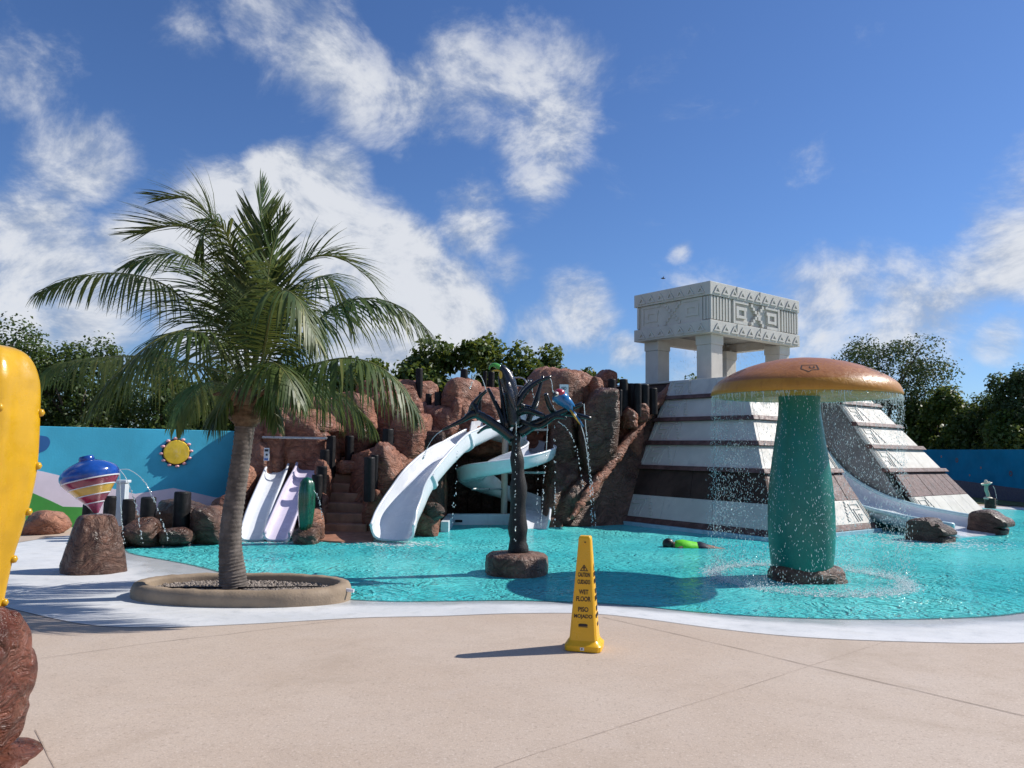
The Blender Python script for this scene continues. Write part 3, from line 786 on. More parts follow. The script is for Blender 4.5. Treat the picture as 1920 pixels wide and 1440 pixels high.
# ------------------------------------------------------------------ rocks, posts, slides of the play mountain
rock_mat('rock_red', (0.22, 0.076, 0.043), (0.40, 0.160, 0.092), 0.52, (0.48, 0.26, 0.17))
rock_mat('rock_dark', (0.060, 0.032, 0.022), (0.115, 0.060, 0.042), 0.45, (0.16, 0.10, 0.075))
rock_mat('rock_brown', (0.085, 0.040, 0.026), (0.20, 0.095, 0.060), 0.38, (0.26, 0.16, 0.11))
rock_mat('rock_wet', (0.085, 0.022, 0.012), (0.20, 0.065, 0.038), 0.24, (0.24, 0.10, 0.06))
simple('log_black', (0.010, 0.009, 0.010), 0.6, 0.4, 6, 0.7, 14, spec=0.25, dirt=((0.05, 0.045, 0.045), 0.5))
simple('step_brown', (0.34, 0.165, 0.105), 0.55, 0.25, 3.5, 0.4, 25, dirt=((0.10, 0.05, 0.035), 0.6))
simple('steel_grey', (0.42, 0.43, 0.44), 0.35, 0.1, 6, 0.05, 40, metal=0.7)
simple('pole_beige', (0.42, 0.36, 0.31), 0.5, 0.1, 6, 0.1, 30)
simple('sign_white', (0.72, 0.74, 0.77), 0.4, 0.04, 6, 0.02, 40)
simple('sign_ink', (0.02, 0.025, 0.04), 0.5, 0.05, 6, 0.02, 40)
simple('sign_blue', (0.05, 0.17, 0.50), 0.5, 0.05, 6, 0.02, 40)
simple('plaster_white', (0.60, 0.66, 0.70), 0.5, 0.07, 3, 0.2, 30, dirt=((0.36, 0.42, 0.45), 0.5))

_ICO = {}
def ico(sub):
    if sub not in _ICO:
        bm = bmesh.new(); bmesh.ops.create_icosphere(bm, subdivisions=sub, radius=1.0)
        bm.verts.ensure_lookup_table()
        _ICO[sub] = ([v.co.copy() for v in bm.verts], [tuple(v.index for v in f.verts) for f in bm.faces]); bm.free()
    return _ICO[sub]
def boulder(c, size, seed=0, n=3.0, amp=0.06, freq=1.5, rot=(0, 0, 0), sub=4, name='boulder', mat='rock_red', parent=None, flat=None, crease=0.06, lin=0.0, taper=0.0, facets=14, pw=15.0):
    """rock cut by random planes with rounded edges, weathered by noise; n > 4 keeps it slab-like"""
    vs, fs = ico(sub); off = Vector((seed * 7.31, seed * 3.77, seed * 1.93)); E_ = Euler(rot).to_matrix()
    rb = random.Random(seed * 131 + 7)
    pl = []
    for k in range(facets):
        d = Vector((rb.gauss(0, 1), rb.gauss(0, 1), rb.gauss(0, 0.8))).normalized(); pl.append(d / rb.uniform(0.80, 1.08))
    for ax in ((1, 0, 0), (-1, 0, 0), (0, 1, 0), (0, -1, 0), (0, 0, 1), (0, 0, -1)): pl.append(Vector(ax))
    out_ = []; sx, sy, sz = [q / 2 for q in size]; mean = (sx + sy + sz) / 3
    for d in vs:
        acc = 0.0
        for k in pl:
            t_ = d.dot(k)
            if t_ > 0.2: acc += t_ ** pw
        r1 = acc ** (-1.0 / pw)
        r2 = 1.0 / ((abs(d.x) ** n + abs(d.y) ** n + abs(d.z) ** n) ** (1.0 / n))
        if facets == 0: r1 = r2
        k = r1 * 0.82 + r2 * 0.18 if n <= 4 else r1 * 0.5 + r2 * 0.5
        q = Vector((d.x * sx, d.y * sy, d.z * sz)) * k
        s_ = q / mean * freq * 0.8 + off
        f_ = noise.fractal(s_ * 1.2, 0.9, 2.1, 4) * amp
        rd = 1 - abs(noise.noise(s_ * 0.8 + Vector((11, 5, 3)))) * 2
        f_ -= max(0.0, rd - 0.80) / 0.20 * crease
        f_ += 0.045 * (abs(noise.noise(Vector((s_.x * 2.6, s_.y * 2.6, s_.z * 1.1)) + off)) - 0.25) * (amp > 0)
        if lin: f_ += lin * math.sin(q.z / 0.07 + 2.5 * noise.noise(s_ * 0.7))
        q = q * (1 + f_)
        if taper:
            tz = 1 - taper * (q.z / (2 * sz) + 0.5); q.x *= tz; q.y *= tz
        out_.append(E_ @ q + Vector(c))
    if flat is not None:
        for q in out_:
            if q.z < flat: q.z = flat
    me = bpy.data.meshes.new(name); me.from_pydata(out_, [], fs); me.update()
    o = mkobj(name, me, mat, None, True)
    if parent is not None: own(parent, o)
    return o
def bpx(x0, y0, x1, y1, Y, dep, seed, grow=1.0, **kw):
    c = P((x0 + x1) / 2, (y0 + y1) / 2, Y); s_ = Y / FPX * grow
    return boulder(c, ((x1 - x0) * s_ * 1.13, dep, (y1 - y0) * s_ * 1.08), seed, **kw)

mtn = thing('rock_mountain', 'reddish brown sculpted rock mountain with stairs and slides behind the pool', 'rock mountain', (-1.0, 17.5, 0))
ROCKS = [ # x0,y0,x1,y1,Y,depth,n
 (462, 800, 503, 985, 16.3, 1.2, 4.5), (497, 803, 542, 985, 16.4, 1.2, 4.5), (534, 806, 582, 985, 16.5, 1.2, 4.5), (574, 812, 625, 985, 16.5, 1.2, 4.5),
 (496, 771, 640, 835, 16.9, 2.0, 2.6), (560, 752, 698, 815, 17.4, 1.8, 2.8), (478, 783, 532, 822, 16.6, 1.2, 2.6), (520, 774, 566, 800, 17.4, 1.0, 2.4),
 (628, 745, 702, 850, 17.0, 1.0, 3.2), (690, 744, 765, 850, 17.7, 1.2, 5.0), (630, 800, 660, 900, 17.9, 1.0, 4.0),
 (438, 880, 470, 960, 15.2, 0.8, 2.8), (418, 935, 452, 1020, 14.6, 0.8, 2.8), (470, 840, 520, 1000, 16.0, 0.8, 4.0),
 (592, 868, 618, 950, 15.5, 0.5, 3.0), (584, 930, 610, 1010, 14.9, 0.5, 3.2), (575, 960, 606, 1020, 14.2, 0.5, 3.0), (636, 866, 672, 888, 16.1, 0.5, 2.6),
 (694, 842, 752, 965, 15.3, 0.8, 3.0), (728, 786, 800, 890, 16.6, 1.2, 2.8), (684, 925, 718, 1012, 14.95, 0.6, 3.2), (724, 860, 790, 990, 16.2, 1.0, 3.0),
 (764, 762, 806, 835, 17.3, 1.0, 2.4), (798, 765, 862, 838, 17.4, 1.1, 2.5), (826, 722, 895, 812, 17.9, 1.6, 3.0), (690, 722, 806, 800, 18.9, 1.4, 3.4), (880, 728, 945, 806, 18.2, 1.4, 3.0),
 (846, 780, 905, 830, 17.8, 1.2, 2.8), (935, 735, 1010, 800, 18.8, 1.4, 3.0), (795, 810, 835, 960, 17.2, 1.0, 3.0), (845, 745, 870, 800, 17.5, 1.0, 2.4),
 (984, 696, 1082, 815, 18.6, 1.6, 2.9), (1060, 702, 1118, 800, 19.0, 1.5, 3.2), (1104, 712, 1130, 760, 18.4, 0.6, 2.2), (1086, 742, 1150, 880, 18.1, 1.4, 2.6), (1110, 700, 1150, 760, 19.4, 1.0, 3.5),
 (1034, 780, 1078, 900, 18.3, 1.3, 3.0), (1150, 765, 1200, 860, 19.2, 1.2, 3.0), (1165, 765, 1192, 800, 18.5, 0.6, 2.2), (1190, 760, 1215, 790, 18.8, 0.6, 2.2), (1215, 745, 1265, 830, 20.4, 1.4, 3.0),
 (960, 800, 1035, 850, 18.9, 1.0, 3.0)]
for i, (x0, y0, x1, y1, Y, dep, n_) in enumerate(ROCKS):
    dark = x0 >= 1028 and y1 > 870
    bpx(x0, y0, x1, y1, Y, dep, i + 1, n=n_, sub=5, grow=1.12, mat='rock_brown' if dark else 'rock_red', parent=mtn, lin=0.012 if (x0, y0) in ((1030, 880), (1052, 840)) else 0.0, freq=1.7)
# cavern behind the slides and the filled body of the mountain
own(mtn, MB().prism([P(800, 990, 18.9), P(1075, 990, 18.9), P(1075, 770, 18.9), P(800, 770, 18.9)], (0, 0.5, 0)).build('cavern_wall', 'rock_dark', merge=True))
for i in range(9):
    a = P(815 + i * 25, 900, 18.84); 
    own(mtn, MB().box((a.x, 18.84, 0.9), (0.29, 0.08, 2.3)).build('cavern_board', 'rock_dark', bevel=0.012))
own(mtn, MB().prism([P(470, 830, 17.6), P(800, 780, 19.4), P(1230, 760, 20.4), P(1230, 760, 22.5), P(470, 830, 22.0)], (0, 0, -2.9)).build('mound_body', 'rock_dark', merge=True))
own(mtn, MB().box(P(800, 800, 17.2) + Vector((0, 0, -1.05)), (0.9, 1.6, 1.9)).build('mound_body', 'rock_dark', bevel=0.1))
# sloping rough ridge along the pyramid side
rn = random.Random(9)
pr = [P(1070, 972, 16.6), P(1100, 930, 17.1), P(1135, 885, 17.7), P(1170, 835, 18.3), P(1205, 790, 18.9), P(1235, 752, 19.5), P(1262, 722, 20.0)]
pr = [q + Vector((noise.noise(q * 3.1), noise.noise(q * 2.7 + Vector((4, 0, 0))), noise.noise(q * 3.3 + Vector((0, 6, 0))))) * .05 for q in catmull(pr, 14)]
own(mtn, MB().tube(pr, [(0.05 + 0.06 * min(1, i / 16)) * (1 + .35 * noise.noise(Vector((i * .31, 2, 5)))) for i in range(len(pr))], 14, jit=0.20, rnd=rn).build('slope_ridge', 'rock_red', smooth=True))
own(mtn, MB().prism([P(1070, 985, 17.0), P(1150, 990, 17.6), P(1190, 985, 18.0), P(1262, 735, 20.3), P(1235, 757, 19.7), P(1135, 890, 17.9)], (0.2, 0.8, 0)).build('slope_wall', 'rock_brown', merge=True))

# continuous sculpted rock faces
def rock_face(cs, seed, mat, amp=0.13, freq=1.1, stretch=(1, 1, 1), n=56, th=0.5):
    """cs: four (px, py, depth) corners bottom-left, bottom-right, top-right, top-left"""
    A, B, C_, D = [P(*c) for c in cs]; off = Vector((seed * 3.3, seed * 1.7, seed * 9.1)); vs = []; fs = []
    nr = (B - A).cross(D - A).normalized()
    if nr.y > 0: nr = -nr
    for j in range(n + 1):
        for i in range(n + 1):
            u, v = i / n, j / n
            q = A.lerp(B, u).lerp(D.lerp(C_, u), v)
            s_ = Vector((q.x * stretch[0], q.y * stretch[1], q.z * stretch[2])) * freq + off
            d_ = noise.fractal(s_, 0.9, 2.0, 5) * amp * 1.4
            d_ -= max(0, (1 - abs(noise.noise(s_ * 1.3 + off)) * 2) - .78) / .22 * amp * .8
            d_ += abs(noise.noise(Vector((s_.x * 4.2, s_.y * 4.2, s_.z * 1.6)))) * amp * .5
            e_ = min(u, 1 - u, v, 1 - v); d_ -= max(0, .06 - e_) / .06 * .12
            vs.append(q + nr * d_)
    m_ = n + 1
    for j in range(n):
        for i in range(n): fs.append((j * m_ + i, j * m_ + i + 1, (j + 1) * m_ + i + 1, (j + 1) * m_ + i))
    b_ = len(vs); rim = [i for i in range(m_)] + [j * m_ + n for j in range(1, m_)] + [n * m_ + i for i in range(n - 1, -1, -1)] + [j * m_ for j in range(n - 1, 0, -1)]
    vs += [vs[i] - nr * th for i in rim]; r_ = len(rim)
    for k in range(r_): fs.append((rim[k], b_ + k, b_ + (k + 1) % r_, rim[(k + 1) % r_]))
    fs.append(tuple(b_ + k for k in range(r_)))
    o = MB().add(vs, fs).build('rock_face', mat, smooth=True, merge=True); own(mtn, o)
rock_face([(1030, 1002, 16.9), (1158, 1000, 17.9), (1268, 712, 20.6), (1128, 745, 19.2)], 3, 'rock_brown', .16, .9, (1, 1, .7))
rock_face([(1028, 1002, 16.8), (1110, 1002, 17.2), (1165, 760, 19.0), (1040, 790, 18.0)], 4, 'rock_brown', .20, .8, (1, 1, 1.2))
rock_face([(462, 990, 15.9), (628, 990, 16.1), (640, 800, 16.7), (463, 798, 16.2)], 5, 'rock_red', .17, 1.2, (1.6, 1.6, .45))
rock_face([(690, 1015, 14.85), (805, 1005, 16.3), (806, 800, 17.3), (705, 838, 15.6)], 6, 'rock_red', .17, 1.0, (1, 1, .6))
rock_face([(640, 860, 17.3), (1000, 830, 18.5), (1000, 742, 18.9), (690, 748, 18.0)], 7, 'rock_red', .22, .9, (1, 1, .8))
rock_face([(470, 835, 16.7), (700, 835, 17.2), (695, 768, 17.8), (480, 785, 17.2)], 8, 'rock_red', .18, .9, (.6, .6, 1.6))
# stairs climbing between the posts
for i in range(11):
    Y = 14.6 + 0.29 * i; z = 0.175 * (i + 1)
    xc = P(650, 900, Y).x if i < 6 else P(650 + (i - 5) * 8.5, 850, Y).x
    wd = 0.78 if i < 6 else 0.62
    own(mtn, MB().box((xc, Y + 0.3, z / 2 - .1), (wd, 0.6, z + .2)).build('stair_step', 'step_brown', bevel=0.02))
    if i == 5:
        own(mtn, MB().box((xc + .1, Y + 0.45, z / 2 - .1), (1.0, 0.3, z + .19)).build('stair_landing', 'step_brown', bevel=0.02))
lp = [G(592, 1012, -.02), G(640, 1015, -.02), G(700, 1013, -.02), G(706, 985, .10), G(680, 978, .12), G(612, 978, .12)]
own(mtn, MB().prism(lp, (0, 0, -.4)).build('stair_landing', 'step_brown', bevel=0.03))

# log posts
def post_mesh(seed):
    rn = random.Random(seed); mb = MB(); sg = 14
    prof = [(1.0, 0.0), (1.02, 0.25), (0.99, 0.5), (1.01, 0.75), (0.98, 0.975), (0.88, 1.0), (0.0, 1.0)]
    ph = [rn.uniform(-.06, .06) for _ in range(sg)]
    mb.lathe(prof, (0, 0, 0), sg, wob=lambda a, z: 1 + ph[int(round(a / (2 * math.pi) * sg)) % sg])
    return mb.mesh('log_post')
PM = [post_mesh(i) for i in range(5)]
def post(x0, x1, yt, yb, Y, label, group, i):
    a = P((x0 + x1) / 2, yb, Y); b = P((x0 + x1) / 2, yt, Y)
    r = (x1 - x0) / 2 * Y / FPX
    o = mkobj('log_post', PM[i % 5], 'log_black', None, 40)
    h = b.z - a.z + 0.25
    o.location = (a.x, a.y, a.z - 0.25); o.scale = (r, r, h); o.rotation_euler = (rn.uniform(-.02, .02), rn.uniform(-.03, .03), rn.uniform(0, 6))
    return tag(o, label, 'post', group)
PS = [('dark log post from the stair foot on the twin slide side', 'posts on the slide side of the stairs',
       [(584, 604, 890, 965, 14.7), (592, 612, 874, 910, 15.2), (600, 617, 843, 878, 15.6), (611, 628, 817, 872, 16.0)]),
      ('lone dark log post at the landing between the two stair flights', None, [(645, 662, 817, 868, 16.4)]),
      ('dark log post from the stair foot on the big slide side', 'posts on the boulder side of the stairs',
       [(683, 703, 857, 915, 14.6), (694, 709, 853, 897, 14.9), (702, 719, 831, 875, 15.2), (715, 735, 804, 855, 15.7), (732, 745, 803, 842, 16.1), (738, 748, 793, 824, 16.6), (749, 758, 793, 824, 16.8)]),
      ('tall dark post above the boulders, counting from the palm towards the toucan', 'posts standing above the boulders',
       [(780, 793, 691, 740, 18.6), (862, 876, 692, 740, 18.6), (904, 912, 696, 740, 18.9), (914, 926, 697, 740, 19.0)]),
      ('short dark post between boulders above the big slide, counting from the palm', 'posts between the boulders', [(796, 808, 738, 788, 17.6), (814, 828, 735, 772, 17.4), (897, 903, 735, 760, 17.3)]),
      ('black palisade post on the rock, counting from the parrot towards the pyramid', 'palisade posts beside the pyramid',
       [(1111, 1129, 722, 748, 18.3), (1138, 1153, 711, 760, 18.3), (1156, 1166, 731, 760, 18.2), (1162, 1178, 711, 760, 18.5), (1177, 1190, 719, 758, 18.9), (1188, 1203, 719, 762, 18.5), (1202, 1217, 721, 762, 18.7), (1216, 1233, 728, 758, 19.0)]),
      ('black log post on the shore, counting away from the yellow cactus', 'posts along the shore', [(152, 174, 945, 1000, 13.3), (192, 213, 930, 1000, 13.1), (227, 250, 936, 995, 13.0), (263, 290, 932, 975, 12.9)]),
      ('tallest black log post on the shore, on a low boulder', None, [(323, 353, 922, 995, 13.1)])]
k_ = 0
ORD = ['first', 'second', 'third', 'fourth', 'fifth', 'sixth', 'seventh', 'eighth']
for lab, grp, lst in PS:
    for j_, (x0, x1, yt, yb, Y) in enumerate(lst):
        post(x0, x1, yt, yb, Y, lab if len(lst) == 1 else ORD[j_] + ' ' + lab, grp, k_); k_ += 1

# boulders along the left shore
def free(x0, y0, x1, y1, Y, dep, seed, label, mat='rock_brown', group=None, n=3.2, **kw):
    o = bpx(x0, y0, x1, y1, Y, dep, seed, n=n, mat=mat, **kw); return tag(o, label, 'boulder', group)
free(60, 957, 118, 1004, 13.9, 0.8, 61, 'red brown boulder on the deck in front of the green painted hill', 'rock_red', n=3.6)
free(238, 972, 302, 1026, 12.8, 0.8, 62, 'squat boulder at the water edge under two black log posts', n=4.0)
free(206, 988, 243, 1028, 12.6, 0.6, 63, 'small boulder at the water edge beside the spinning top fountain')
free(303, 988, 360, 1022, 12.9, 0.7, 64, 'low wet boulder carrying the tallest log post on the shore', n=4)
free(361, 953, 420, 1024, 13.3, 0.8, 65, 'big block boulder at the water behind the palm trunk', n=3.6)
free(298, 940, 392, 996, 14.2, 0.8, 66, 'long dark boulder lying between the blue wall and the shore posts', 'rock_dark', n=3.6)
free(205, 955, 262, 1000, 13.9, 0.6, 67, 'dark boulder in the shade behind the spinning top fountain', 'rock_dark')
free(398, 930, 470, 1012, 15.0, 1.0, 68, 'tall boulder leaning on the rock mountain at the end of the blue wall', 'rock_red')
wp_ = thing('white_pillar', 'white plastered pillar standing behind the spinning top', 'pillar', P(226, 985, 13.7))
a = P(226, 985, 13.7); own(wp_, MB().box((a.x, 13.7, 0.45), (0.17, 0.17, 0.95), taper=0.92).build('shaft', 'plaster_white', bevel=0.015))
own(wp_, MB().box((a.x, 13.7, 0.95), (0.2, 0.2, 0.05)).build('cap', 'plaster_white', bevel=0.012))

# ------------------------------------------------------------------ slides of the mountain
def slide(name, label, pts, half, wall, mat, per=7, th=0.035, lips=True, bank=None, lipmat=None):
    root = thing(name, label, 'slide', pts[-1])
    fr = path_frames(pts, per, None, bank)
    own(root, MB().sweep(fr, trough(half, wall, th), True).build('chute', mat, smooth=50, merge=True))
    if lips:
        for s_ in (-1, 1):
            own(root, MB().tube([(q[0] + q[1] * s_ * (half + th / 2) + q[2] * wall) for q in fr], 0.028, 7).build('side_lip', lipmat or mat, smooth=True))
    return root, fr
big, fr = slide('water_slide', 'large white open slide curving down beside the boulders into the pool',
      [P(962, 800, 18.2), P(925, 815, 17.4), P(882, 836, 16.6), P(845, 858, 15.9), P(800, 902, 15.0), P(768, 950, 14.5), P(748, 985, 14.1), P(738, 1012, 13.75)], 0.36, 0.30, 'fibreglass_white',
      bank=lambda t_: -0.30 * max(0, 1 - abs(t_ - 0.35) / 0.4))
for t_ in (0.36, 0.6):
    q = fr[int(t_ * len(fr))]
    own(big, MB().sweep([(q[0] - (fr[5][0] - fr[6][0]).normalized() * 0.0, q[1], q[2]), (q[0] + q[1].cross(q[2]) * 0.05, q[1], q[2])], [(a * 1.06, b - 0.012) for a, b in trough(0.36, 0.3, 0.05)], True).build('joint_flange', 'fibreglass_white', merge=True))
slide('water_slide', 'small white wavy slide, one of a pair, next to the boulders behind the palm',
      [P(524, 872, 16.2), P(518, 890, 15.7), P(504, 925, 14.9), P(487, 968, 14.2), P(474, 1012, 13.6)], 0.19, 0.13, 'fibreglass_white')
slide('water_slide', 'small lilac slide, one of a pair, behind the green cactus fountain',
      [P(578, 874, 16.2), P(574, 890, 15.7), P(556, 925, 14.9), P(538, 968, 14.2), P(520, 1012, 13.6)], 0.20, 0.13, 'fibreglass_lilac')
own(mtn, MB().prism([P(536, 885, 15.85), P(560, 885, 15.85), P(500, 1012, 13.7), P(487, 1012, 13.7)], (0, 0.1, -0.35)).build('slide_divider', 'rock_dark', merge=True))
spi, fr2 = slide('spiral_slide', 'white spiral slide coiling in the dark cavern behind the black tree', 
      [P(905, 812, 18.0), P(950, 828, 18.3), P(995, 846, 18.2), P(1013, 858, 17.5), P(985, 872, 16.9), P(940, 884, 16.7), P(900, 893, 16.9), P(886, 905, 17.5), P(920, 925, 18.0), P(975, 945, 17.9), P(1000, 966, 17.3), P(999, 995, 16.5)], 0.30, 0.27, 'fibreglass_white', bank=lambda t_: 0.12)
c_ = P(946, 900, 17.5)
own(spi, MB().tube([(c_.x, c_.y, -.4), (c_.x, c_.y, 2.2)], 0.075, 12).build('support_pole', 'pole_beige', smooth=40))
for (a, b) in ((P(884, 917, 17.0), P(946, 917, 17.5)), (P(1022, 886, 17.0), P(946, 886, 17.5))):
    own(spi, MB().tube([a, b], 0.028, 8).build('support_arm', 'steel_grey', smooth=40))
hood = [P(884, 822, 16.8), P(905, 818, 17.5), P(930, 812, 17.9), P(965, 805, 18.0)]
hc = catmull(hood, 5)
own(spi, MB().sweep([(q, Vector((0.6, -0.8, 0)), Vector((0, 0, 1))) for q in hc], [(0, -.02), (-0.08, .18), (-0.03, .36), (-0.0, .37), (-0.04, .18), (0.04, -.02)], True).build('curved_guard', 'fibreglass_white', smooth=50, merge=True))
# low white pool kerb under the cavern
kr = thing('pool_kerb', 'low white kerb wall at the water under the dark cavern', 'kerb', P(895, 975, 17.2))
a, b = P(838, 975, 17.1), P(1035, 975, 17.5)
own(kr, MB().prism([(a.x, a.y, -.5), (b.x, b.y, -.5), (b.x, b.y + .25, -.5), (a.x, a.y + .25, -.5)], (0, 0, 0.68)).build('wall', 'plaster_white', bevel=0.015))
a2 = P(826, 990, 15.6)
own(kr, MB().prism([(a2.x, a2.y, -.5), (a2.x + .16, a2.y, -.5), (a.x + .14, a.y - .01, -.5), (a.x - .02, a.y - .01, -.5)], (0, 0, 0.66)).build('return_wall', 'plaster_white', bevel=0.015))
q = P(860, 977, 17.07); own(kr, MB().box((q.x, q.y + .0, q.z), (0.16, 0.06, 0.05)).build('drain_slot', 'log_black', bevel=0.01))

# horizontal bar and rules sign above the twin slides
br = thing('grab_bar', 'thin grey grab bar spanning above the twin slides', 'bar', P(550, 821, 15.7))
own(br, MB().tube([P(492, 820, 15.7), P(612, 822, 15.7)], 0.025, 10).build('rail', 'steel_grey', smooth=40))
for x in (494, 608):
    q = P(x, 821, 15.7); own(br, MB().tube([q, q + Vector((0, 0.45, 0))], 0.02, 8).build('bracket', 'steel_grey', smooth=40))
sg = thing('rules_sign', 'narrow white sign with a blue foot on the rock by the twin slides', 'sign', P(500, 852, 15.6))
def board(root, x0, y0, x1, y1, Y, marks):
    a, b = P(x0, y1, Y), P(x1, y0, Y)
    own(root, MB().prism([(a.x, Y, a.z), (b.x, Y, a.z), (b.x, Y, b.z), (a.x, Y, b.z)], (0, 0.02, 0)).build('board', 'sign_white', bevel=0.004))
    for (u0, v0, u1, v1, mt_) in marks:
        A = Vector((a.x + (b.x - a.x) * u0, Y - .003, a.z + (b.z - a.z) * v0)); B = Vector((a.x + (b.x - a.x) * u1, Y - .003, a.z + (b.z - a.z) * v1))
        own(root, MB().prism([(A.x, A.y, A.z), (B.x, A.y, A.z), (B.x, A.y, B.z), (A.x, A.y, B.z)], (0, -.002, 0)).build('printed_mark', mt_, merge=True))
    o = MB().box(((a.x + b.x) / 2, Y + .2, (a.z + b.z) / 2), (0.03, 0.4, 0.03)).build('bracket', 'steel_grey'); own(root, o)
board(sg, 494, 840, 505, 864, 15.6, [(0.15, .72, .85, .9, 'sign_ink'), (.4, .4, .75, .55, 'sign_ink'), (.15, .05, .85, .2, 'sign_blue')])
# ------------------------------------------------------------------ fountains, figures, sign, planter
def gloss(name, col, rough=0.18, var=0.1, coat=0.5, bump=0.04, scale=5.0, dirt=None):
    return simple(name, col, rough, var, scale, bump, 60, dirt=dirt, coat=coat)
gloss('cone_yellow', (0.80, 0.43, 0.008), 0.36, 0.05, 0.0, 0.06)
simple('cone_ink', (0.03, 0.018, 0.014), 0.6, 0.1, 8, 0.02, 40)
gloss('cactus_yellow', (0.57, 0.32, 0.004), 0.30, 0.12, 0.25, 0.10, dirt=((0.40, 0.20, 0.01), 0.55))
gloss('top_blue', (0.012, 0.07, 0.34), 0.15, 0.25); gloss('top_crimson', (0.28, 0.012, 0.045), 0.2, 0.2); gloss('top_yellow', (0.62, 0.34, 0.03), 0.2, 0.2)
gloss('top_pink', (0.34, 0.06, 0.14), 0.22, 0.15); gloss('top_white', (0.70, 0.68, 0.72), 0.3, 0.05)
gloss('cactus_green', (0.006, 0.085, 0.045), 0.25, 0.25)
gloss('shroom_green', (0.003, 0.155, 0.118), 0.38, 0.10, 0.06, 0.05, 2.0); gloss('shroom_teal', (0.02, 0.30, 0.27), 0.25, 0.15, 0.3)
gloss('tree_black', (0.006, 0.008, 0.009), 0.26, 0.5, 0.15, 0.35, 4.0, dirt=((0.01, 0.05, 0.045), 0.8))
gloss('tree_trunk', (0.007, 0.005, 0.005), 0.6, 0.5, 0.0, 0.8, 5.0, dirt=((0.03, 0.018, 0.014), 0.6))
gloss('feather_black', (0.012, 0.013, 0.018), 0.22, 0.4, 0.4, 0.3, 9.0)
gloss('bird_yellow', (0.58, 0.36, 0.02), 0.3); gloss('bird_green', (0.07, 0.30, 0.04), 0.3); gloss('bird_blue', (0.015, 0.15, 0.36), 0.3, 0.3); gloss('bird_red', (0.40, 0.02, 0.04), 0.3); gloss('bird_white', (0.7, 0.68, 0.62), 0.3)
simple('planter_stone', (0.30, 0.225, 0.155), 0.75, 0.2, 2.5, 0.5, 40, dirt=((0.17, 0.13, 0.095), 0.7))
simple('trunk_bark', (0.125, 0.105, 0.092), 0.9, 0.35, 9, 0.7, 30, dirt=((0.07, 0.055, 0.045), 0.6))
simple('gravel_grey', (0.26, 0.22, 0.19), 0.85, 0.45, 14, 0.3, 60)
simple('soil_dark', (0.06, 0.045, 0.035), 0.95, 0.3, 8, 0.4, 30)
simple('skin_tan', (0.30, 0.16, 0.10), 0.45, 0.08, 6, 0.05, 40); simple('hair_black', (0.012, 0.009, 0.008), 0.35, 0.3, 20, 0.4, 60)
simple('shirt_lime', (0.16, 0.70, 0.02), 0.5, 0.12, 9, 0.4, 20); simple('shorts_navy', (0.012, 0.014, 0.03), 0.5, 0.1, 9, 0.3, 20)
simple('figure_green', (0.36, 0.42, 0.33), 0.4, 0.1, 9, 0.1, 30); simple('figure_cream', (0.62, 0.58, 0.46), 0.45, 0.1, 9, 0.1, 30)
# orange mushroom cap: paler, more yellow below the painted shoulder line
mt, t, out = new_mat('shroom_cap')
p = pos(t); z = t.add('ShaderNodeSeparateXYZ', {0: p}).outputs[2]
n1 = t.noise(p, 2.6, 5, 0.6)
c = t.mix(t.rng(n1, 0.3, 0.7), (0.33, 0.125, 0.034), (0.44, 0.18, 0.052))
cy = t.mix(t.rng(n1, 0.3, 0.7), (0.42, 0.19, 0.024), (0.50, 0.235, 0.034))
c = t.mix(t.rng(z, 2.555, 2.575), cy, c)
c = t.mix(t.rng(t.noise(t.map(p, scale=(1, 1, 0.3)), 9, 5, 0.7), 0.5, 0.75, 0, 0.35), c, (0.20, 0.075, 0.022))
hh = t.noise(p, 16, 4, 0.6, 0.6)
pbsdf(t, out, Base_Color=c, Roughness=t.rng(hh, 0.3, 0.7, 0.28, 0.48), Normal=t.bump(hh, 0.45, 0.012), Coat_Weight=0.04, Coat_Roughness=0.12, Specular_IOR_Level=0.3)

def text_mesh(body, w_, h_, bold=0.0):
    cu = bpy.data.curves.new('lettering', 'FONT'); cu.body = body; cu.size = 1.0; cu.offset = bold; cu.align_x = 'CENTER'; cu.resolution_u = 3; cu.extrude = 0.004
    o = bpy.data.objects.new('lettering', cu); COL.objects.link(o)
    dg = bpy.context.evaluated_depsgraph_get(); me = bpy.data.meshes.new_from_object(o.evaluated_get(dg))
    bpy.data.objects.remove(o); bpy.data.curves.remove(cu)
    xs = [v.co.x for v in me.vertices]; ys = [v.co.y for v in me.vertices]
    sx = w_ / (max(xs) - min(xs)); sy = h_ / (max(ys) - min(ys)); cx = (max(xs) + min(xs)) / 2; cy_ = (max(ys) + min(ys)) / 2
    for v in me.vertices: v.co = Vector(((v.co.x - cx) * sx, (v.co.y - cy_) * sy, v.co.z * 0.25))
    return me

# ---- wet floor cone
cb = G(1096, 1215, 0.0); CR = R_(-13)
cone = thing('wet_floor_sign', 'tall yellow four sided caution wet floor cone on the deck', 'floor sign', cb)
def sqloft(prof, n=9.0, seg=40):
    mb = MB(); vs = []; fs = []
    for (z, hf) in prof:
        for k in range(seg):
            a = 2 * math.pi * (k + .5) / seg; cx, sx = math.cos(a), math.sin(a)
            kk = hf / ((abs(cx) ** n + abs(sx) ** n) ** (1 / n)); vs.append(Vector((cx * kk, sx * kk, z)))
    for i in range(len(prof) - 1):
        for k in range(seg): fs.append((i * seg + k, i * seg + (k + 1) % seg, (i + 1) * seg + (k + 1) % seg, (i + 1) * seg + k))
    fs.append(tuple(range(seg - 1, -1, -1))); fs.append(tuple((len(prof) - 1) * seg + k for k in range(seg)))
    return mb.add(vs, fs)
RM = Matrix.Rotation(CR, 4, 'Z')
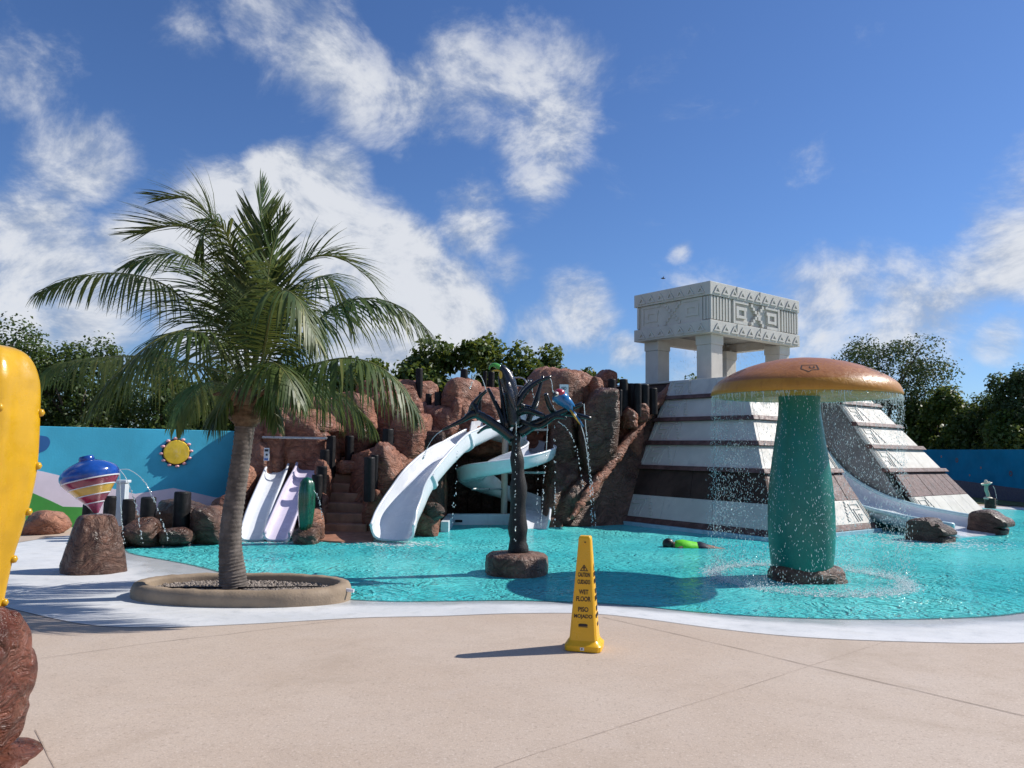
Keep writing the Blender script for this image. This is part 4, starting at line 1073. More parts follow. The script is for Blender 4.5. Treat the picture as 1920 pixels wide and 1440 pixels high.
def cput(o, loc=(0, 0, 0), rot=None):
    o.parent = cone; o.matrix_local = RM @ Matrix.Translation(Vector(loc)) @ (rot.to_4x4() if rot else Matrix.Identity(4))
cput(sqloft([(0.085, 0.118), (0.12, 0.112), (0.30, 0.098), (0.60, 0.074), (0.885, 0.0525), (0.905, 0.049), (0.914, 0.042)]).build('body', 'cone_yellow', smooth=35))
cput(sqloft([(0.003, 0.146), (0.006, 0.150), (0.045, 0.152), (0.052, 0.147), (0.06, 0.135), (0.085, 0.1185)], 7).build('base_flange', 'cone_yellow', smooth=35))
SLP = math.atan((0.112 - 0.0525) / (0.885 - 0.12))
def onface(face, z, o, du=0.0):
    hf = 0.112 + (z - 0.12) / (0.885 - 0.12) * (0.0525 - 0.112) + 0.0012
    Rf = Matrix.Rotation(face, 3, 'Z')
    rot = Rf @ Matrix.Rotation(R_(90) - SLP, 3, 'X')
    cput(o, Rf @ Vector((du, -hf, z)), rot)
for face in (0.0, math.pi / 2):
    for (txt, z, w_, h_) in (('CAUTION', .605, .098, .036), ('CUIDADO', .548, .104, .036), ('WET', .468, .078, .038), ('FLOOR', .413, .118, .040), ('PISO', .330, .084, .038), ('MOJADO', .272, .148, .040)):
        onface(face, z, mkobj('lettering', text_mesh(txt, w_, h_, 0.022), 'cone_ink'))
    tri = MB(); o3 = [(-.034, -.024), (.034, -.024), (0, .030)]; i3 = [(-.0235, -.0185), (.0235, -.0185), (0, .019)]
    for k in range(3):
        a, b, c_, d = o3[k], o3[(k + 1) % 3], i3[(k + 1) % 3], i3[k]
        tri.prism([(a[0], a[1], 0), (b[0], b[1], 0), (c_[0], c_[1], 0), (d[0], d[1], 0)], (0, 0, .001))
    tri.prism([(-.004, -.016, 0), (.004, -.016, 0), (.007, .004, 0), (0, .012, 0), (-.007, .004, 0)], (0, 0, .001))
    onface(face, .658, tri.build('warning_triangle', 'cone_ink'))
    lg = MB().prism([(-.036, -.008, 0), (.036, -.008, 0), (.038, .006, 0), (.026, .013, 0), (-.026, .013, 0), (-.038, .006, 0)], (0, 0, .001)).prism([(-.037, -.015, 0), (.037, -.015, 0), (.037, -.011, 0), (-.037, -.011, 0)], (0, 0, .001))
    onface(face, .205, lg.build('maker_mark', 'cone_ink'))
onface(0, .862, MB().prism([(-.010, .010, 0), (.010, .010, 0), (.009, -.004, 0), (.003, -.022, 0), (-.004, -.022, 0), (-.009, -.004, 0)], (0, 0, .006)).build('hook', 'cone_yellow', bevel=0.002))
onface(0, .866, MB().prism([(.001, -.005, 0), (.010, -.005, 0), (.010, .006, 0), (.001, .006, 0)], (0, 0, .0075)).build('slot', 'cone_ink'))
st = MB().prism([(-.016, 0, -.012), (.016, 0, -.012), (.016, 0, .012), (-.016, 0, .012)], (0, -.001, 0)).build('sticker', 'sign_white'); cput(st, (0.0, -0.1525, 0.028))
st = MB().prism([(-.008, 0, -.005), (.004, 0, -.005), (.004, 0, .006), (-.008, 0, .006)], (0, -.0008, 0)).build('sticker_print', 'sign_ink'); cput(st, (0.0, -0.1537, 0.028))

# ---- yellow cactus fountain, foreground
cy0 = G(-14, 1428, 0.0); cy0.x = P(-40, 880, cy0.y).x; sc = cy0.y / FPX
cf = thing('cactus_fountain', 'big yellow cactus fountain with knobs on a wet brown rock', 'fountain', cy0)
def cz(y): return P(-14, y, cy0.y).z
prof = [(0.145, cz(1180)), (0.16, cz(1120)), (0.185, cz(1050)), (0.215, cz(1000)), (0.243, cz(950)), (0.262, cz(900)), (0.268, cz(860)), (0.266, cz(800)), (0.258, cz(730)), (0.243, cz(700)), (0.215, cz(676)), (0.17, cz(658)), (0.10, cz(648)), (0.0, cz(645))]
A0 = R_(-41)
def cw(a, z): return 0.885 + 0.115 * abs(math.cos(3 * (a - A0))) ** 2.5
dense = []
pr3 = catmull([Vector((r, 0, z)) for r, z in prof], 3)
own(cf, MB().lathe([(max(q.x, 0.0), q.z) for q in pr3], (cy0.x, cy0.y, 0), 72, wob=cw).build('body', 'cactus_yellow', smooth=True))
kn = MB().lathe([(0.0, -.021), (.014, -.017), (.0215, 0), (.014, .017), (0, .021)], (0, 0, 0), 12).mesh('knob')
for j in range(6):
    for i, y in enumerate((766, 868, 956, 1046, 1128)):
        y += 6 * math.sin(j * 2.1); zz = cz(y)
        rr_ = np.interp(zz, [q[1] for q in prof], [q[0] for q in prof])
        a = A0 + j * math.pi / 3
        o = mkobj('knob', kn, 'cactus_yellow', None, True); o.location = (cy0.x + math.cos(a) * rr_ * 1.01, cy0.y + math.sin(a) * rr_ * 1.01, zz); o.scale = (1, 1, 1); own(cf, o)
boulder((cy0.x, cy0.y, cz(1290)), (0.60, 0.58, (cz(1142) - cz(1440)) * 1.05), 71, n=6, taper=0.1, mat='rock_wet', parent=cf, sub=5, amp=0.05, name='rock_base', crease=0.05)
boulder((cy0.x + .06, cy0.y - .02, 0.0), (0.68, 0.62, 0.10), 72, n=3, mat='rock_wet', parent=cf, sub=4, name='rock_foot')

# ---- spinning top fountain
tb = G(172, 1068, 0.0)
tp = thing('spinning_top_fountain', 'striped giant spinning top fountain balanced on a brown rock', 'fountain', tb)
rb_ = MB()
def rwob(a, z): return 1 + .05 * math.sin(3 * a + 1 + z) + .035 * math.sin(7 * a + 2 * z) + .05 * noise.noise(Vector((math.cos(a) * 1.6, math.sin(a) * 1.6, z * 1.5))) + .03 * noise.noise(Vector((math.cos(a) * 5, math.sin(a) * 5, z * 4)))
rb_.lathe([(q.x, q.z) for q in catmull([Vector((r, 0, z)) for r, z in ((.43, -.1), (.41, .02), (.385, .15), (.345, .32), (.30, .48), (.262, .60), (.235, .66), (.19, .69), (.09, .70), (0, .70))], 4)], (tb.x + .0, tb.y + .05, 0), 64, wob=lambda a, z: .90 * rwob(a, z))
own(tp, rb_.build('rock_base', 'rock_brown', smooth=True))
boulder((tb.x - .27, tb.y + .12, 0.16), (0.34, 0.34, 0.42), 75, n=3.2, mat='rock_brown', parent=tp, sub=4, taper=0.3, name='rock_base')
tipp = P(181, 962, tb.y + .05)
Mt = Matrix.Rotation(R_(-14), 3, 'Y')
L = 0.73
def band(z0, z1, rs, name, mat, seg=48):
    rs = [r * .9 for r in rs]; z0, z1 = [z * .86 if z <= .711 else (.611 + (z - .71) * 1.40 if z < .96 else z) for z in (z0, z1)]
    n_ = len(rs); own(tp, MB().lathe([(r, L * (z0 + (z1 - z0) * i / (n_ - 1))) for i, r in enumerate(rs)], tipp, seg, Mt).build(name, mat, smooth=50))
band(-.07, 0.02, [.022, .024], 'spike', 'steel_grey')
band(0.0, .205, [.03, .07, .118], 'pink_tip', 'top_pink')
band(.205, .225, [.128, .132], 'white_stripe', 'top_white')
band(.225, .365, [.130, .17, .212], 'crimson_band', 'top_crimson')
band(.365, .385, [.222, .227], 'white_stripe', 'top_white')
band(.385, .535, [.222, .262, .298], 'yellow_band', 'top_yellow')
band(.535, .555, [.306, .311], 'white_stripe', 'top_white')
band(.555, .685, [.308, .345, .372], 'crimson_band', 'top_crimson')
band(.685, .71, [.381, .385], 'white_stripe', 'top_white')
band(.71, .95, [.380, .393, .388, .365, .315, .235, .12], 'blue_shoulder', 'top_blue')
band(.945, 1.03, [.098, .105, .105, .10, .09], 'knob', 'top_blue')
band(1.03, 1.032, [.078, .0], 'knob_top', 'top_crimson')

# ---- small green cactus fountain by the lilac slide
gb = P(572, 1010, 13.45)
gc = thing('cactus_fountain', 'small dark green cactus fountain on a rock before the lilac slide', 'fountain', (gb.x, gb.y, 0))
s_ = gb.y / FPX
gz = lambda y: P(572, y, gb.y).z
own(gc, MB().lathe([(11 * s_, gz(998)), (14 * s_, gz(975)), (16.5 * s_, gz(950)), (16.5 * s_, gz(925)), (13.5 * s_, gz(905)), (8 * s_, gz(897)), (0, gz(894))], (gb.x, gb.y, 0), 40, wob=lambda a, z: 0.85 + 0.15 * abs(math.cos(3 * a + .5))).build('body', 'cactus_green', smooth=True))
boulder((gb.x, gb.y, gz(1008)), (0.46, 0.4, 0.36), 77, n=3.2, mat='rock_brown', parent=gc, name='rock_base')
tag(boulder(P(594, 1000, 13.9), (0.30, 0.4, 0.42), 78, n=3.4, mat='rock_brown'), 'small boulder between the green cactus fountain and the stair foot', 'boulder')

# ---- black tree fountain
tr0 = G(968, 1083, WZ); TY = tr0.y + 0.35
tf = thing('tree_fountain', 'black branching tree fountain dripping water on a round stump base', 'fountain', (tr0.x, TY, WZ))
s_ = TY / FPX; rn = random.Random(12)
zt_, zb_ = P(968, 1046, TY - .35).z, P(968, 1088, TY - .35).z
own(tf, MB().lathe([(0.395, -0.45), (0.415, zb_), (0.425, (zb_ + zt_) / 2), (0.415, zt_ - .03), (0.37, zt_ + .012), (0.2, zt_ + .03), (0, zt_ + .035)], (tr0.x, TY, 0), 56, wob=lambda a, z: 1 + 0.025 * math.sin(5 * a + 1) + .018 * math.sin(13 * a)).build('stump_base', 'rock_brown', smooth=50))
tk = catmull([(tr0.x + .03, TY, zt_), P(971, 990, TY), P(972, 900, TY), P(968, 840, TY), P(966, 790, TY), P(964, 755, TY)], 6)
own(tf, MB().tube(tk, [0.128 + 0.012 * math.sin(i * 1.3) - 0.0007 * i * i * .25 for i in range(len(tk))], 18, jit=0.05, rnd=rn).build('trunk', 'tree_trunk', smooth=True))
BR = [([(962, 822), (935, 802), (908, 784), (888, 776), (866, 789), (829, 806)], [.075, .07, .062, .06, .032, .014], -.15),
      ([(888, 782), (889, 762), (898, 746), (912, 733)], [.07, .06, .03, .02], -.2), ([(878, 782), (888, 758), (897, 778)], [.02, .045, .02], -.18),
      ([(948, 806), (938, 775), (926, 750), (915, 728)], [.045, .035, .03, .02], .15), ([(950, 800), (944, 760), (936, 705)], [.05, .04, .02], .2),
      ([(966, 800), (958, 760), (952, 735)], [.10, .09, .07], 0.0),
      ([(975, 812), (1000, 797), (1025, 785), (1055, 772), (1092, 757)], [.075, .065, .05, .04, .028], -.2),
      ([(1040, 778), (1068, 776), (1108, 785)], [.04, .035, .026], -.25), ([(1040, 776), (1030, 760), (1023, 738)], [.05, .04, .03], -.1),
      ([(985, 805), (994, 780), (1006, 748), (1018, 705)], [.045, .04, .035, .022], .15), ([(966, 765), (985, 735), (1008, 716), (1033, 706)], [.05, .04, .03, .018], .1),
      ([(970, 775), (990, 770), (1020, 780)], [.05, .045, .03], -.3), ([(968, 760), (978, 735), (997, 712)], [.04, .03, .02], .3), ([(975, 790), (1010, 800), (1040, 782), (1062, 784)], [.04, .034, .03, .018], -.4),
      ([(975, 760), (1002, 765), (1010, 745)], [.035, .03, .02], .4), ([(955, 800), (915, 800), (896, 812)], [.04, .03, .015], .45)]
for pts, rad, dy in BR:
    q = [P(x, y, TY + dy * i / (len(pts) - 1)) for i, (x, y) in enumerate(pts)]
    c_ = catmull(q, 5); r_ = np.interp(np.linspace(0, 1, len(c_)), np.linspace(0, 1, len(rad)), rad)
    own(tf, MB().tube(c_, list(r_), 10, jit=0.07, rnd=rn).build('branch', 'tree_black', smooth=True))
# toucan
tq = P(950, 760, TY)
tou = thing('toucan_figure', 'black toucan figure with a yellow green beak on top of the black tree', 'bird figure', tq)
c_ = catmull([P(966, 768, TY), P(961, 745, TY), P(955, 722, TY), P(948, 704, TY), P(942, 693, TY - .02), P(936, 690, TY - .03)], 5)
r_ = np.interp(np.linspace(0, 1, len(c_)), [0, .2, .45, .65, .82, .93, 1], [.03, .085, .105, .09, .065, .055, .02])
own(tou, MB().tube(c_, list(r_), 16).build('body', 'feather_black', smooth=True))
c_ = catmull([P(938, 689, TY - .03), P(928, 684, TY - .03), P(920, 686, TY - .03), P(917, 693, TY - .03)], 5)
own(tou, MB().tube(c_, [.048 * (1 - .75 * i / (len(c_) - 1)) for i in range(len(c_))], 12, squash=.6).build('upper_beak', 'bird_green', smooth=True))
c_ = catmull([P(938, 694, TY - .03), P(930, 694, TY - .03), P(922, 696, TY - .03)], 5)
own(tou, MB().tube(c_, [.034 * (1 - .75 * i / (len(c_) - 1)) for i in range(len(c_))], 12, squash=.6).build('lower_beak', 'bird_yellow', smooth=True))
boulder(P(940, 702, TY - .05), (.075, .07, .13), 5, n=2, amp=0, crease=0, sub=3, name='throat', mat='bird_yellow', parent=tou, facets=0)
for sd in (-1, 1):
    c_ = [P(952, 712, TY + sd * .09), P(960, 745, TY + sd * .1), P(968, 775, TY + sd * .06)]
    own(tou, MB().tube(catmull(c_, 4), [.02, .05, .06, .065, .06, .05, .04, .02, .008], 10, squash=.45).build('wing', 'feather_black', smooth=True))
own(tou, MB().tube([P(964, 764, TY), P(972, 790, TY + .05), P(975, 800, TY + .06)], [.05, .04, .015], 8, squash=.4).build('tail', 'feather_black', smooth=True))
# parrot
pq = P(1052, 760, TY - .2); PY = TY - .2
par = thing('parrot_figure', 'blue parrot figure with red head and yellow wing on a black branch', 'bird figure', pq)
c_ = catmull([P(1071, 770, PY), P(1064, 758, PY), P(1054, 748, PY), P(1046, 742, PY), P(1042, 737, PY)], 5)
r_ = np.interp(np.linspace(0, 1, len(c_)), [0, .25, .5, .75, .92, 1], [.03, .075, .10, .095, .07, .02])
own(par, MB().tube(c_, list(r_), 16).build('body', 'bird_blue', smooth=True))
boulder(P(1049, 737, PY - .04), (.15, .13, .12), 3, n=2, amp=0, crease=0, sub=3, name='head', mat='bird_red', parent=par, facets=0)
boulder(P(1043, 739, PY - .10), (.07, .05, .07), 3, n=2, amp=0, crease=0, sub=3, name='face_patch', mat='bird_white', parent=par, facets=0)
own(par, MB().tube(catmull([P(1042, 738, PY - .11), P(1038, 741, PY - .13), P(1038, 746, PY - .13)], 3), [.028, .026, .022, .018, .012, .007, .004], 8).build('beak', 'feather_black', smooth=True))
for sd, m_ in ((-1, 'bird_blue'), (1, 'bird_yellow')):
    own(par, MB().tube(catmull([P(1056, 742, PY + sd * .08), P(1066, 750, PY + sd * .11), P(1078, 762, PY + sd * .08)], 4), [.02, .04, .05, .05, .045, .04, .03, .02, .008], 10, squash=.4).build('wing', m_, smooth=True))
own(par, MB().tube([P(1068, 766, PY), P(1082, 782, PY), P(1094, 800, PY)], [.035, .03, .01], 8, squash=.4).build('tail', 'bird_blue', smooth=True))
own(par, MB().tube([P(1069, 768, PY - .03), P(1080, 784, PY - .035), P(1088, 796, PY - .03)], [.02, .02, .008], 8, squash=.4).build('tail', 'bird_yellow', smooth=True))

# ---- mushroom fountain
mb0 = G(1505, 1092, WZ); MY = mb0.y + .3; s_ = MY / FPX
mx0 = P(1501, 900, MY).x
mf = thing('mushroom_fountain', 'giant green stemmed mushroom fountain with an orange cap raining water', 'fountain', (mx0, MY, WZ))
mz = lambda y: P(1501, y, MY).z
own(mf, MB().lathe([(q.x, q.z) for q in catmull([Vector((r * .955 * s_, 0, mz(y))) for r, y in ((50, 1085), (55, 1070), (60, 1030), (62, 985), (61, 940), (57, 895), (50, 845), (44, 805), (40, 775), (39, 745), (44, 725))], 3)], (mx0, MY, 0), 56).build('stem', 'shroom_green', smooth=True))
cx0 = P(1506, 720, MY).x; RC = 169 * s_; zr = mz(744)
capp = [(RC * .985, zr), (RC, zr + .02), (RC * .99, zr + .075), (RC * .965, zr + .14), (RC * .925, zr + .195), (RC * .86, zr + .25), (RC * .75, zr + .325), (RC * .62, zr + .395), (RC * .48, zr + .45), (RC * .32, zr + .495), (RC * .16, zr + .522), (0, zr + .53)]
own(mf, MB().lathe(capp, (cx0, MY, 0), 96).build('cap', 'shroom_cap', smooth=60))
own(mf, MB().lathe([(.26, zr + .10), (RC * .6, zr + .05), (RC * .93, zr + .012), (RC * .983, zr - .004), (RC * .95, zr + .03), (RC * .6, zr + .09), (.26, zr + .14)], (cx0, MY, 0), 96).build('underside', 'shroom_teal', smooth=50))
def capz(r): return np.interp(r, [q[0] for q in capp[::-1]], [q[1] for q in capp[::-1]])
def cap_mark(ang, r0, strokes, sc_):
    mb = MB()
    for (x0, y0), (x1, y1) in strokes:
        for k in range(4):
            pp = []
            for f_, sd in ((k / 4, -1), ((k + 1) / 4, -1), ((k + 1) / 4, 1), (k / 4, 1)):
                dx, dy = x1 - x0, y1 - y0; l_ = math.hypot(dx, dy); nx, ny = -dy / l_ * .035 * sd, dx / l_ * .035 * sd
                X, Yy = (x0 + dx * f_ + nx) * sc_, (y0 + dy * f_ + ny) * sc_
                r_ = r0 - Yy; a_ = ang + X / r0
                pp.append(Vector((cx0 + math.cos(a_) * r_, MY + math.sin(a_) * r_, capz(r_) + .004)))
            mb.add(pp, [(0, 1, 2, 3)])
    own(mf, mb.build('cap_mark', 'cone_ink'))
MK = [((-.5, .5), (.5, .5)), ((-.5, .5), (-.55, -.1)), ((-.55, -.1), (-.1, -.5)), ((-.1, -.5), (.1, -.25)), ((.1, -.25), (.5, -.25)), ((.5, -.25), (.5, .5)), ((.0, .25), (.0, 0)), ((.0, 0), (.28, 0)), ((.28, 0), (.28, .28))]
for a_ in (-106, -49, 10, 75, 130, 190): cap_mark(R_(a_), RC * .80, MK, 0.19)
boulder((mx0 + .05, MY, mz(1081)), (1.02, .9, .34), 80, n=4.2, mat='rock_brown', parent=mf, sub=5, name='rock_base', amp=.07)

# ---- palm planter with gravel
pf, pk = G(445, 1135, 0.0), G(445, 1058, 0.22)
pcx = (G(250, 1105, .1).x + G(637, 1092, .1).x) / 2; pcy = (pf.y + pk.y) / 2; pa = 1.17; pb = (pk.y - pf.y) / 2
pln = thing('planter', 'low round tan concrete planter ring at the water edge', 'planter', (pcx, pcy, 0))
def ell(a, k=0.0):
    n_ = 2.25; c_, s2 = math.cos(a), math.sin(a); f_ = 1 / ((abs(c_) ** n_ + abs(s2) ** n_) ** (1 / n_))
    return Vector((pcx + (pa - k) * c_ * f_, pcy + (pb - k) * s2 * f_, 0))
sect = [(0.0, -.15), (-.01, .05), (0.0, .09), (0.02, .122), (.05, .135), (.10, .135), (.128, .125), (.14, .10), (.145, -.1)]
vs = []; fs = []; SG = 80; rn = random.Random(3)
for i in range(SG):
    a = 2 * math.pi * i / SG; jz = rn.uniform(-.006, .006)
    for (k, z) in sect: q = ell(a, k + rn.uniform(-.004, .004)); vs.append((q.x, q.y, z + jz * (z > .08)))
m_ = len(sect)
for i in range(SG):
    for k in range(m_ - 1): fs.append((i * m_ + k, ((i + 1) % SG) * m_ + k, ((i + 1) % SG) * m_ + k + 1, i * m_ + k + 1))
own(pln, MB().add(vs, fs).build('rim', 'planter_stone', smooth=50, merge=True))
own(pln, MB().add([ell(2 * math.pi * i / SG, .13) + Vector((0, 0, .035)) for i in range(SG)], [tuple(range(SG))]).build('soil', 'soil_dark'))
iv, if_ = ico(1); rn = random.Random(5); gv = []; gf = []
for k in range(2600):
    a = rn.uniform(0, 6.283); q = ell(a, .145); c0_ = Vector((pcx, pcy, 0)); q = c0_ + (q - c0_) * math.sqrt(rn.random())
    r = rn.uniform(.010, .024); E_ = Euler((rn.random() * 6, rn.random() * 6, rn.random() * 6)).to_matrix(); b_ = len(gv)
    for v in iv: w_ = E_ @ Vector((v.x * r * 1.3, v.y * r, v.z * r * .75)); gv.append((q.x + w_.x, q.y + w_.y, .048 + rn.random() * .0 + w_.z + .018 * noise.noise(q * 3)))
    gf += [tuple(i + b_ for i in f_) for f_ in if_]
me = bpy.data.meshes.new('gravel'); me.from_pydata(gv, [], gf)
gr = mkobj('gravel', me, 'gravel_grey', None, False); own(pln, gr); gr['kind'] = 'stuff'
q = ell(0.0); own(pln, MB().tube([q + Vector((-.05, -.1, .08)), q + Vector((.07, -.12, .07))], .02, 10).build('pipe_stub', 'top_white', smooth=40))
hs = catmull([ell(R_(200), .25) + Vector((0, 0, .075)), Vector((pcx - .2, pcy - .1, .08)), Vector((pcx + .25, pcy - .05, .08)), ell(R_(20), .3) + Vector((0, 0, .07))], 8)
own(pln, MB().tube(hs, .009, 6).build('hose', 'log_black', smooth=True))

# ---- serpent heads at the foot of the pyramid slide
def serpent(label, pxs, seed, wdt=.55):
    p0 = G(pxs[-1][0], pxs[-1][1], WZ); n_ = pu
    pts = [PL(x, y, p0, n_) for x, y in pxs]
    cen_ = sum(pts, Vector()) / len(pts)
    root = thing('serpent_head', label, 'statue', (cen_.x, cen_.y, WZ))
    mb = MB(); rings = []
    cols = [(-.5, .80), (-.42, .93), (-.2, 1.0), (.2, 1.0), (.42, .93), (.5, .80)]
    d_ = catmull(pts, 2, True); vs = []
    for (f_, sc_) in cols:
        for q in d_:
            w_ = cen_ + (q - cen_) * sc_ + n_ * (f_ * wdt + wdt * .5)
            w_ = w_ + Vector((noise.noise(w_ * 4), noise.noise(w_ * 4 + Vector((5, 0, 0))), noise.noise(w_ * 4 + Vector((0, 5, 0))))) * .02
            if q.z < 0: w_.z -= .25
            vs.append(w_)
    m_ = len(d_); fs = []
    for i in range(len(cols) - 1):
        for k in range(m_): fs.append((i * m_ + k, i * m_ + (k + 1) % m_, (i + 1) * m_ + (k + 1) % m_, (i + 1) * m_ + k))
    fs.append(tuple(range(m_ - 1, -1, -1))); fs.append(tuple((len(cols) - 1) * m_ + k for k in range(m_)))
    own(root, mb.add(vs, fs).build('head', 'rock_dark', smooth=35, merge=True))
    return root, p0, cen_
Z7 = lambda l_: [(1500 + x / 4.571, 740 + y / 4.571) for x, y in l_]
h1, hp, hc_ = serpent('dark serpent head statue on the pyramid side of the slide mouth', Z7([(885, 1180), (888, 1085), (960, 1062), (1075, 1062), (1110, 1085), (1125, 1112), (1185, 1128), (1225, 1150), (1255, 1190), (1250, 1215), (1205, 1218), (1188, 1228), (1200, 1245), (1245, 1242), (1235, 1258), (1180, 1262), (890, 1240)]), 1)
h2, hp2, hc2 = serpent('dark serpent head statue at the far side of the slide mouth', Z7([(1415, 1110), (1420, 1015), (1490, 993), (1590, 990), (1640, 1008), (1690, 1045), (1735, 1065), (1772, 1095), (1775, 1135), (1720, 1140), (1660, 1150), (1690, 1160), (1725, 1172), (1700, 1188), (1560, 1190), (1420, 1180)]), 2)
for root, pp in ((h1, [(1165, 1120), (1140, 1100)]), (h2, [(1672, 1052), (1650, 1030)])):
    q = PL(*Z7([pp[0]])[0], (hp if root is h1 else hp2) - pu * .0, pu)
    boulder(q + pu * .06, (.10, .10, .08), 9, n=2, amp=0, crease=0, sub=2, name='eye', mat='rock_brown', parent=root, facets=0)

# ---- animal head figure beside the big slide foot
Z3 = lambda l_: [(680 + x / 3.79, 660 + y / 3.79) for x, y in l_]
p0 = P(812, 985, 14.9); n_ = Vector((0, 1, 0))
ah = thing('reptile_head_figure', 'brown reptile head figure on a rock beside the big white slide', 'statue', (p0.x, 14.9, -.05))
pts = catmull([PL(x, y, p0, n_) for x, y in Z3([(432, 1120), (445, 1080), (485, 1065), (540, 1075), (575, 1105), (585, 1135), (560, 1150), (545, 1160), (580, 1168), (560, 1180), (520, 1200), (470, 1215)])], 2, True)
cen_ = sum(pts, Vector()) / len(pts); vs = []; fs = []
for (f_, sc_) in ((-.5, .6), (-.35, .9), (0, 1.0), (.35, .9), (.5, .6)):
    vs += [cen_ + (q - cen_) * sc_ + n_ * f_ * .36 for q in pts]
m_ = len(pts)
for i in range(4):
    for k in range(m_): fs.append((i * m_ + k, i * m_ + (k + 1) % m_, (i + 1) * m_ + (k + 1) % m_, (i + 1) * m_ + k))
fs += [tuple(range(m_ - 1, -1, -1)), tuple(4 * m_ + k for k in range(m_))]
own(ah, MB().add(vs, fs).build('head', 'rock_dark', smooth=50, merge=True))
boulder(P(818, 945, 14.72), (.07, .06, .06), 2, n=2, amp=0, crease=0, sub=2, name='eye', mat='rock_brown', parent=ah, facets=0)
boulder(P(800, 985, 15.0), (.52, .6, .55), 81, n=3.2, mat='rock_red', parent=ah, name='rock_base')

# ---- sombrero cactus figure at the far pool edge
fb = G(1857, 953, 0.0); fy = fb.y; s_ = fy / FPX; fz = lambda y: P(1857, y, fy).z
fg = thing('sombrero_figure_fountain', 'small pale cactus figure wearing a sombrero on a log pot by the far wall', 'fountain', fb)
own(fg, MB().lathe([(9.5 * s_, 0), (9 * s_, fz(940)), (9.5 * s_, fz(936)), (9.5 * s_, fz(934)), (0, fz(934))], (fb.x, fy, 0), 20).build('log_pot', 'rock_dark', smooth=40))
own(fg, MB().tube(catmull([P(1853, 935, fy), P(1852, 926, fy), P(1849, 918, fy), P(1850, 910, fy), P(1856, 905, fy)], 4), 3.2 * s_, 10).build('body', 'figure_green', smooth=True))
own(fg, MB().lathe([(7.5 * s_, 0), (7.5 * s_, 2.4 * s_), (5.5 * s_, 4 * s_), (0, 4.4 * s_)], P(1853, 936, fy), 20).build('pedestal_ring', 'figure_cream', smooth=40))
Mh = Matrix.Rotation(R_(-14), 3, 'Y')
own(fg, MB().lathe([(0, 0), (8 * s_, -.2 * s_), (9.6 * s_, 1.8 * s_), (9.0 * s_, 2.4 * s_), (7.5 * s_, .9 * s_), (4 * s_, 1.0 * s_), (3.4 * s_, 4.5 * s_), (2.2 * s_, 8 * s_), (0, 8.6 * s_)], P(1850, 908, fy), 24, Mh).build('sombrero', 'figure_cream', smooth=50))
# ---- NO sign on the rock and hand rail at the slide top
ns = thing('no_sign', 'white notice board reading NO on the rock behind the parrot', 'sign', P(1058, 738, 17.55))
board(ns, 1049, 721, 1066, 758, 17.55, [(.15, .42, .85, .46, 'sign_ink'), (.55, .46, .9, .50, 'sign_ink'), (.62, .06, .8, .2, 'sign_blue')])
o = mkobj('lettering', text_mesh('NO', .11, .07, .01), 'sign_ink'); o.matrix_world = Matrix.Translation(P(1057.5, 728, 17.54)) @ Matrix.Rotation(R_(90), 4, 'X'); own(ns, o)
hr = thing('hand_rail', 'grey post with two pipe rails at the top of the spiral slide', 'railing', P(956, 745, 18.4))
own(hr, MB().tube([P(956, 770, 18.4), P(956, 697, 18.4)], .065, 12).build('post', 'pole_beige', smooth=40))
for y in (709, 725):
    own(hr, MB().tube(catmull([P(958, y, 18.4), P(975, y - 1, 18.3), P(984, y + 3, 18.1), P(990, y + 14, 18.0)], 4), .018, 8).build('rail', 'steel_grey', smooth=True))
pt = thing('slide_platform', 'white moulded start tub of the spiral slide behind the branches', 'platform', P(1008, 795, 18.0))
a = P(1008, 790, 18.1); own(pt, MB().box(a, (.42, .5, .22)).build('tub', 'fibreglass_white', bevel=.03)); own(pt, MB().box(a + Vector((0, 0, -.2)), (.5, .55, .05)).build('deck_plate', 'pole_beige', bevel=.01))

# ---- swimmer floating face down
sp = G(1282, 1026, WZ); sy = sp.y; ks = sy / FPX
sw = thing('person', 'swimmer in a lime green shirt and dark shorts floating face down near the pyramid', 'person', (sp.x, sy, WZ))
def pp(x, dz, dy=0.0): q = P(x, 1024, sy); return Vector((q.x, sy + dy, WZ + dz - .035))
SKV = [pp(1312, .02), pp(1295, .03), pp(1275, .045), pp(1264, .06), pp(1253, .085),
       pp(1335, .0, -.08), pp(1362, -.02, -.09), pp(1392, -.03, -.09), pp(1400, -.05, -.10), pp(1335, .0, .08), pp(1360, -.04, .10), pp(1388, -.05, .11), pp(1396, -.07, .12),
       pp(1271, .03, -.15), pp(1262, -.12, -.20), pp(1246, -.20, -.17), pp(1271, .03, .15), pp(1258, -.12, .20), pp(1242, -.18, .16)]
SKE = [(0, 1), (1, 2), (2, 3), (3, 4), (0, 5), (5, 6), (6, 7), (7, 8), (0, 9), (9, 10), (10, 11), (11, 12), (2, 13), (13, 14), (14, 15), (2, 16), (16, 17), (17, 18)]
SKR = [.10, .105, .115, .05, .085, .075, .052, .034, .025, .075, .052, .034, .025, .045, .035, .028, .045, .035, .028]
me = bpy.data.meshes.new('body'); me.from_pydata([v - Vector((sp.x, sy, WZ)) for v in SKV], SKE, []); bo = bpy.data.objects.new('body', me); COL.objects.link(bo)
md = bo.modifiers.new('skin', 'SKIN'); 
for v, r in zip(me.skin_vertices[0].data, SKR): v.radius = (r, r)
me.skin_vertices[0].data[0].use_root = True
bo.modifiers.new('sub', 'SUBSURF').levels = 2
dg = bpy.context.evaluated_depsgraph_get(); me2 = bpy.data.meshes.new_from_object(bo.evaluated_get(dg)); bpy.data.objects.remove(bo)
me2.materials.clear(); bo = mkobj('body', me2, 'skin_tan', None, True); bo.parent = sw
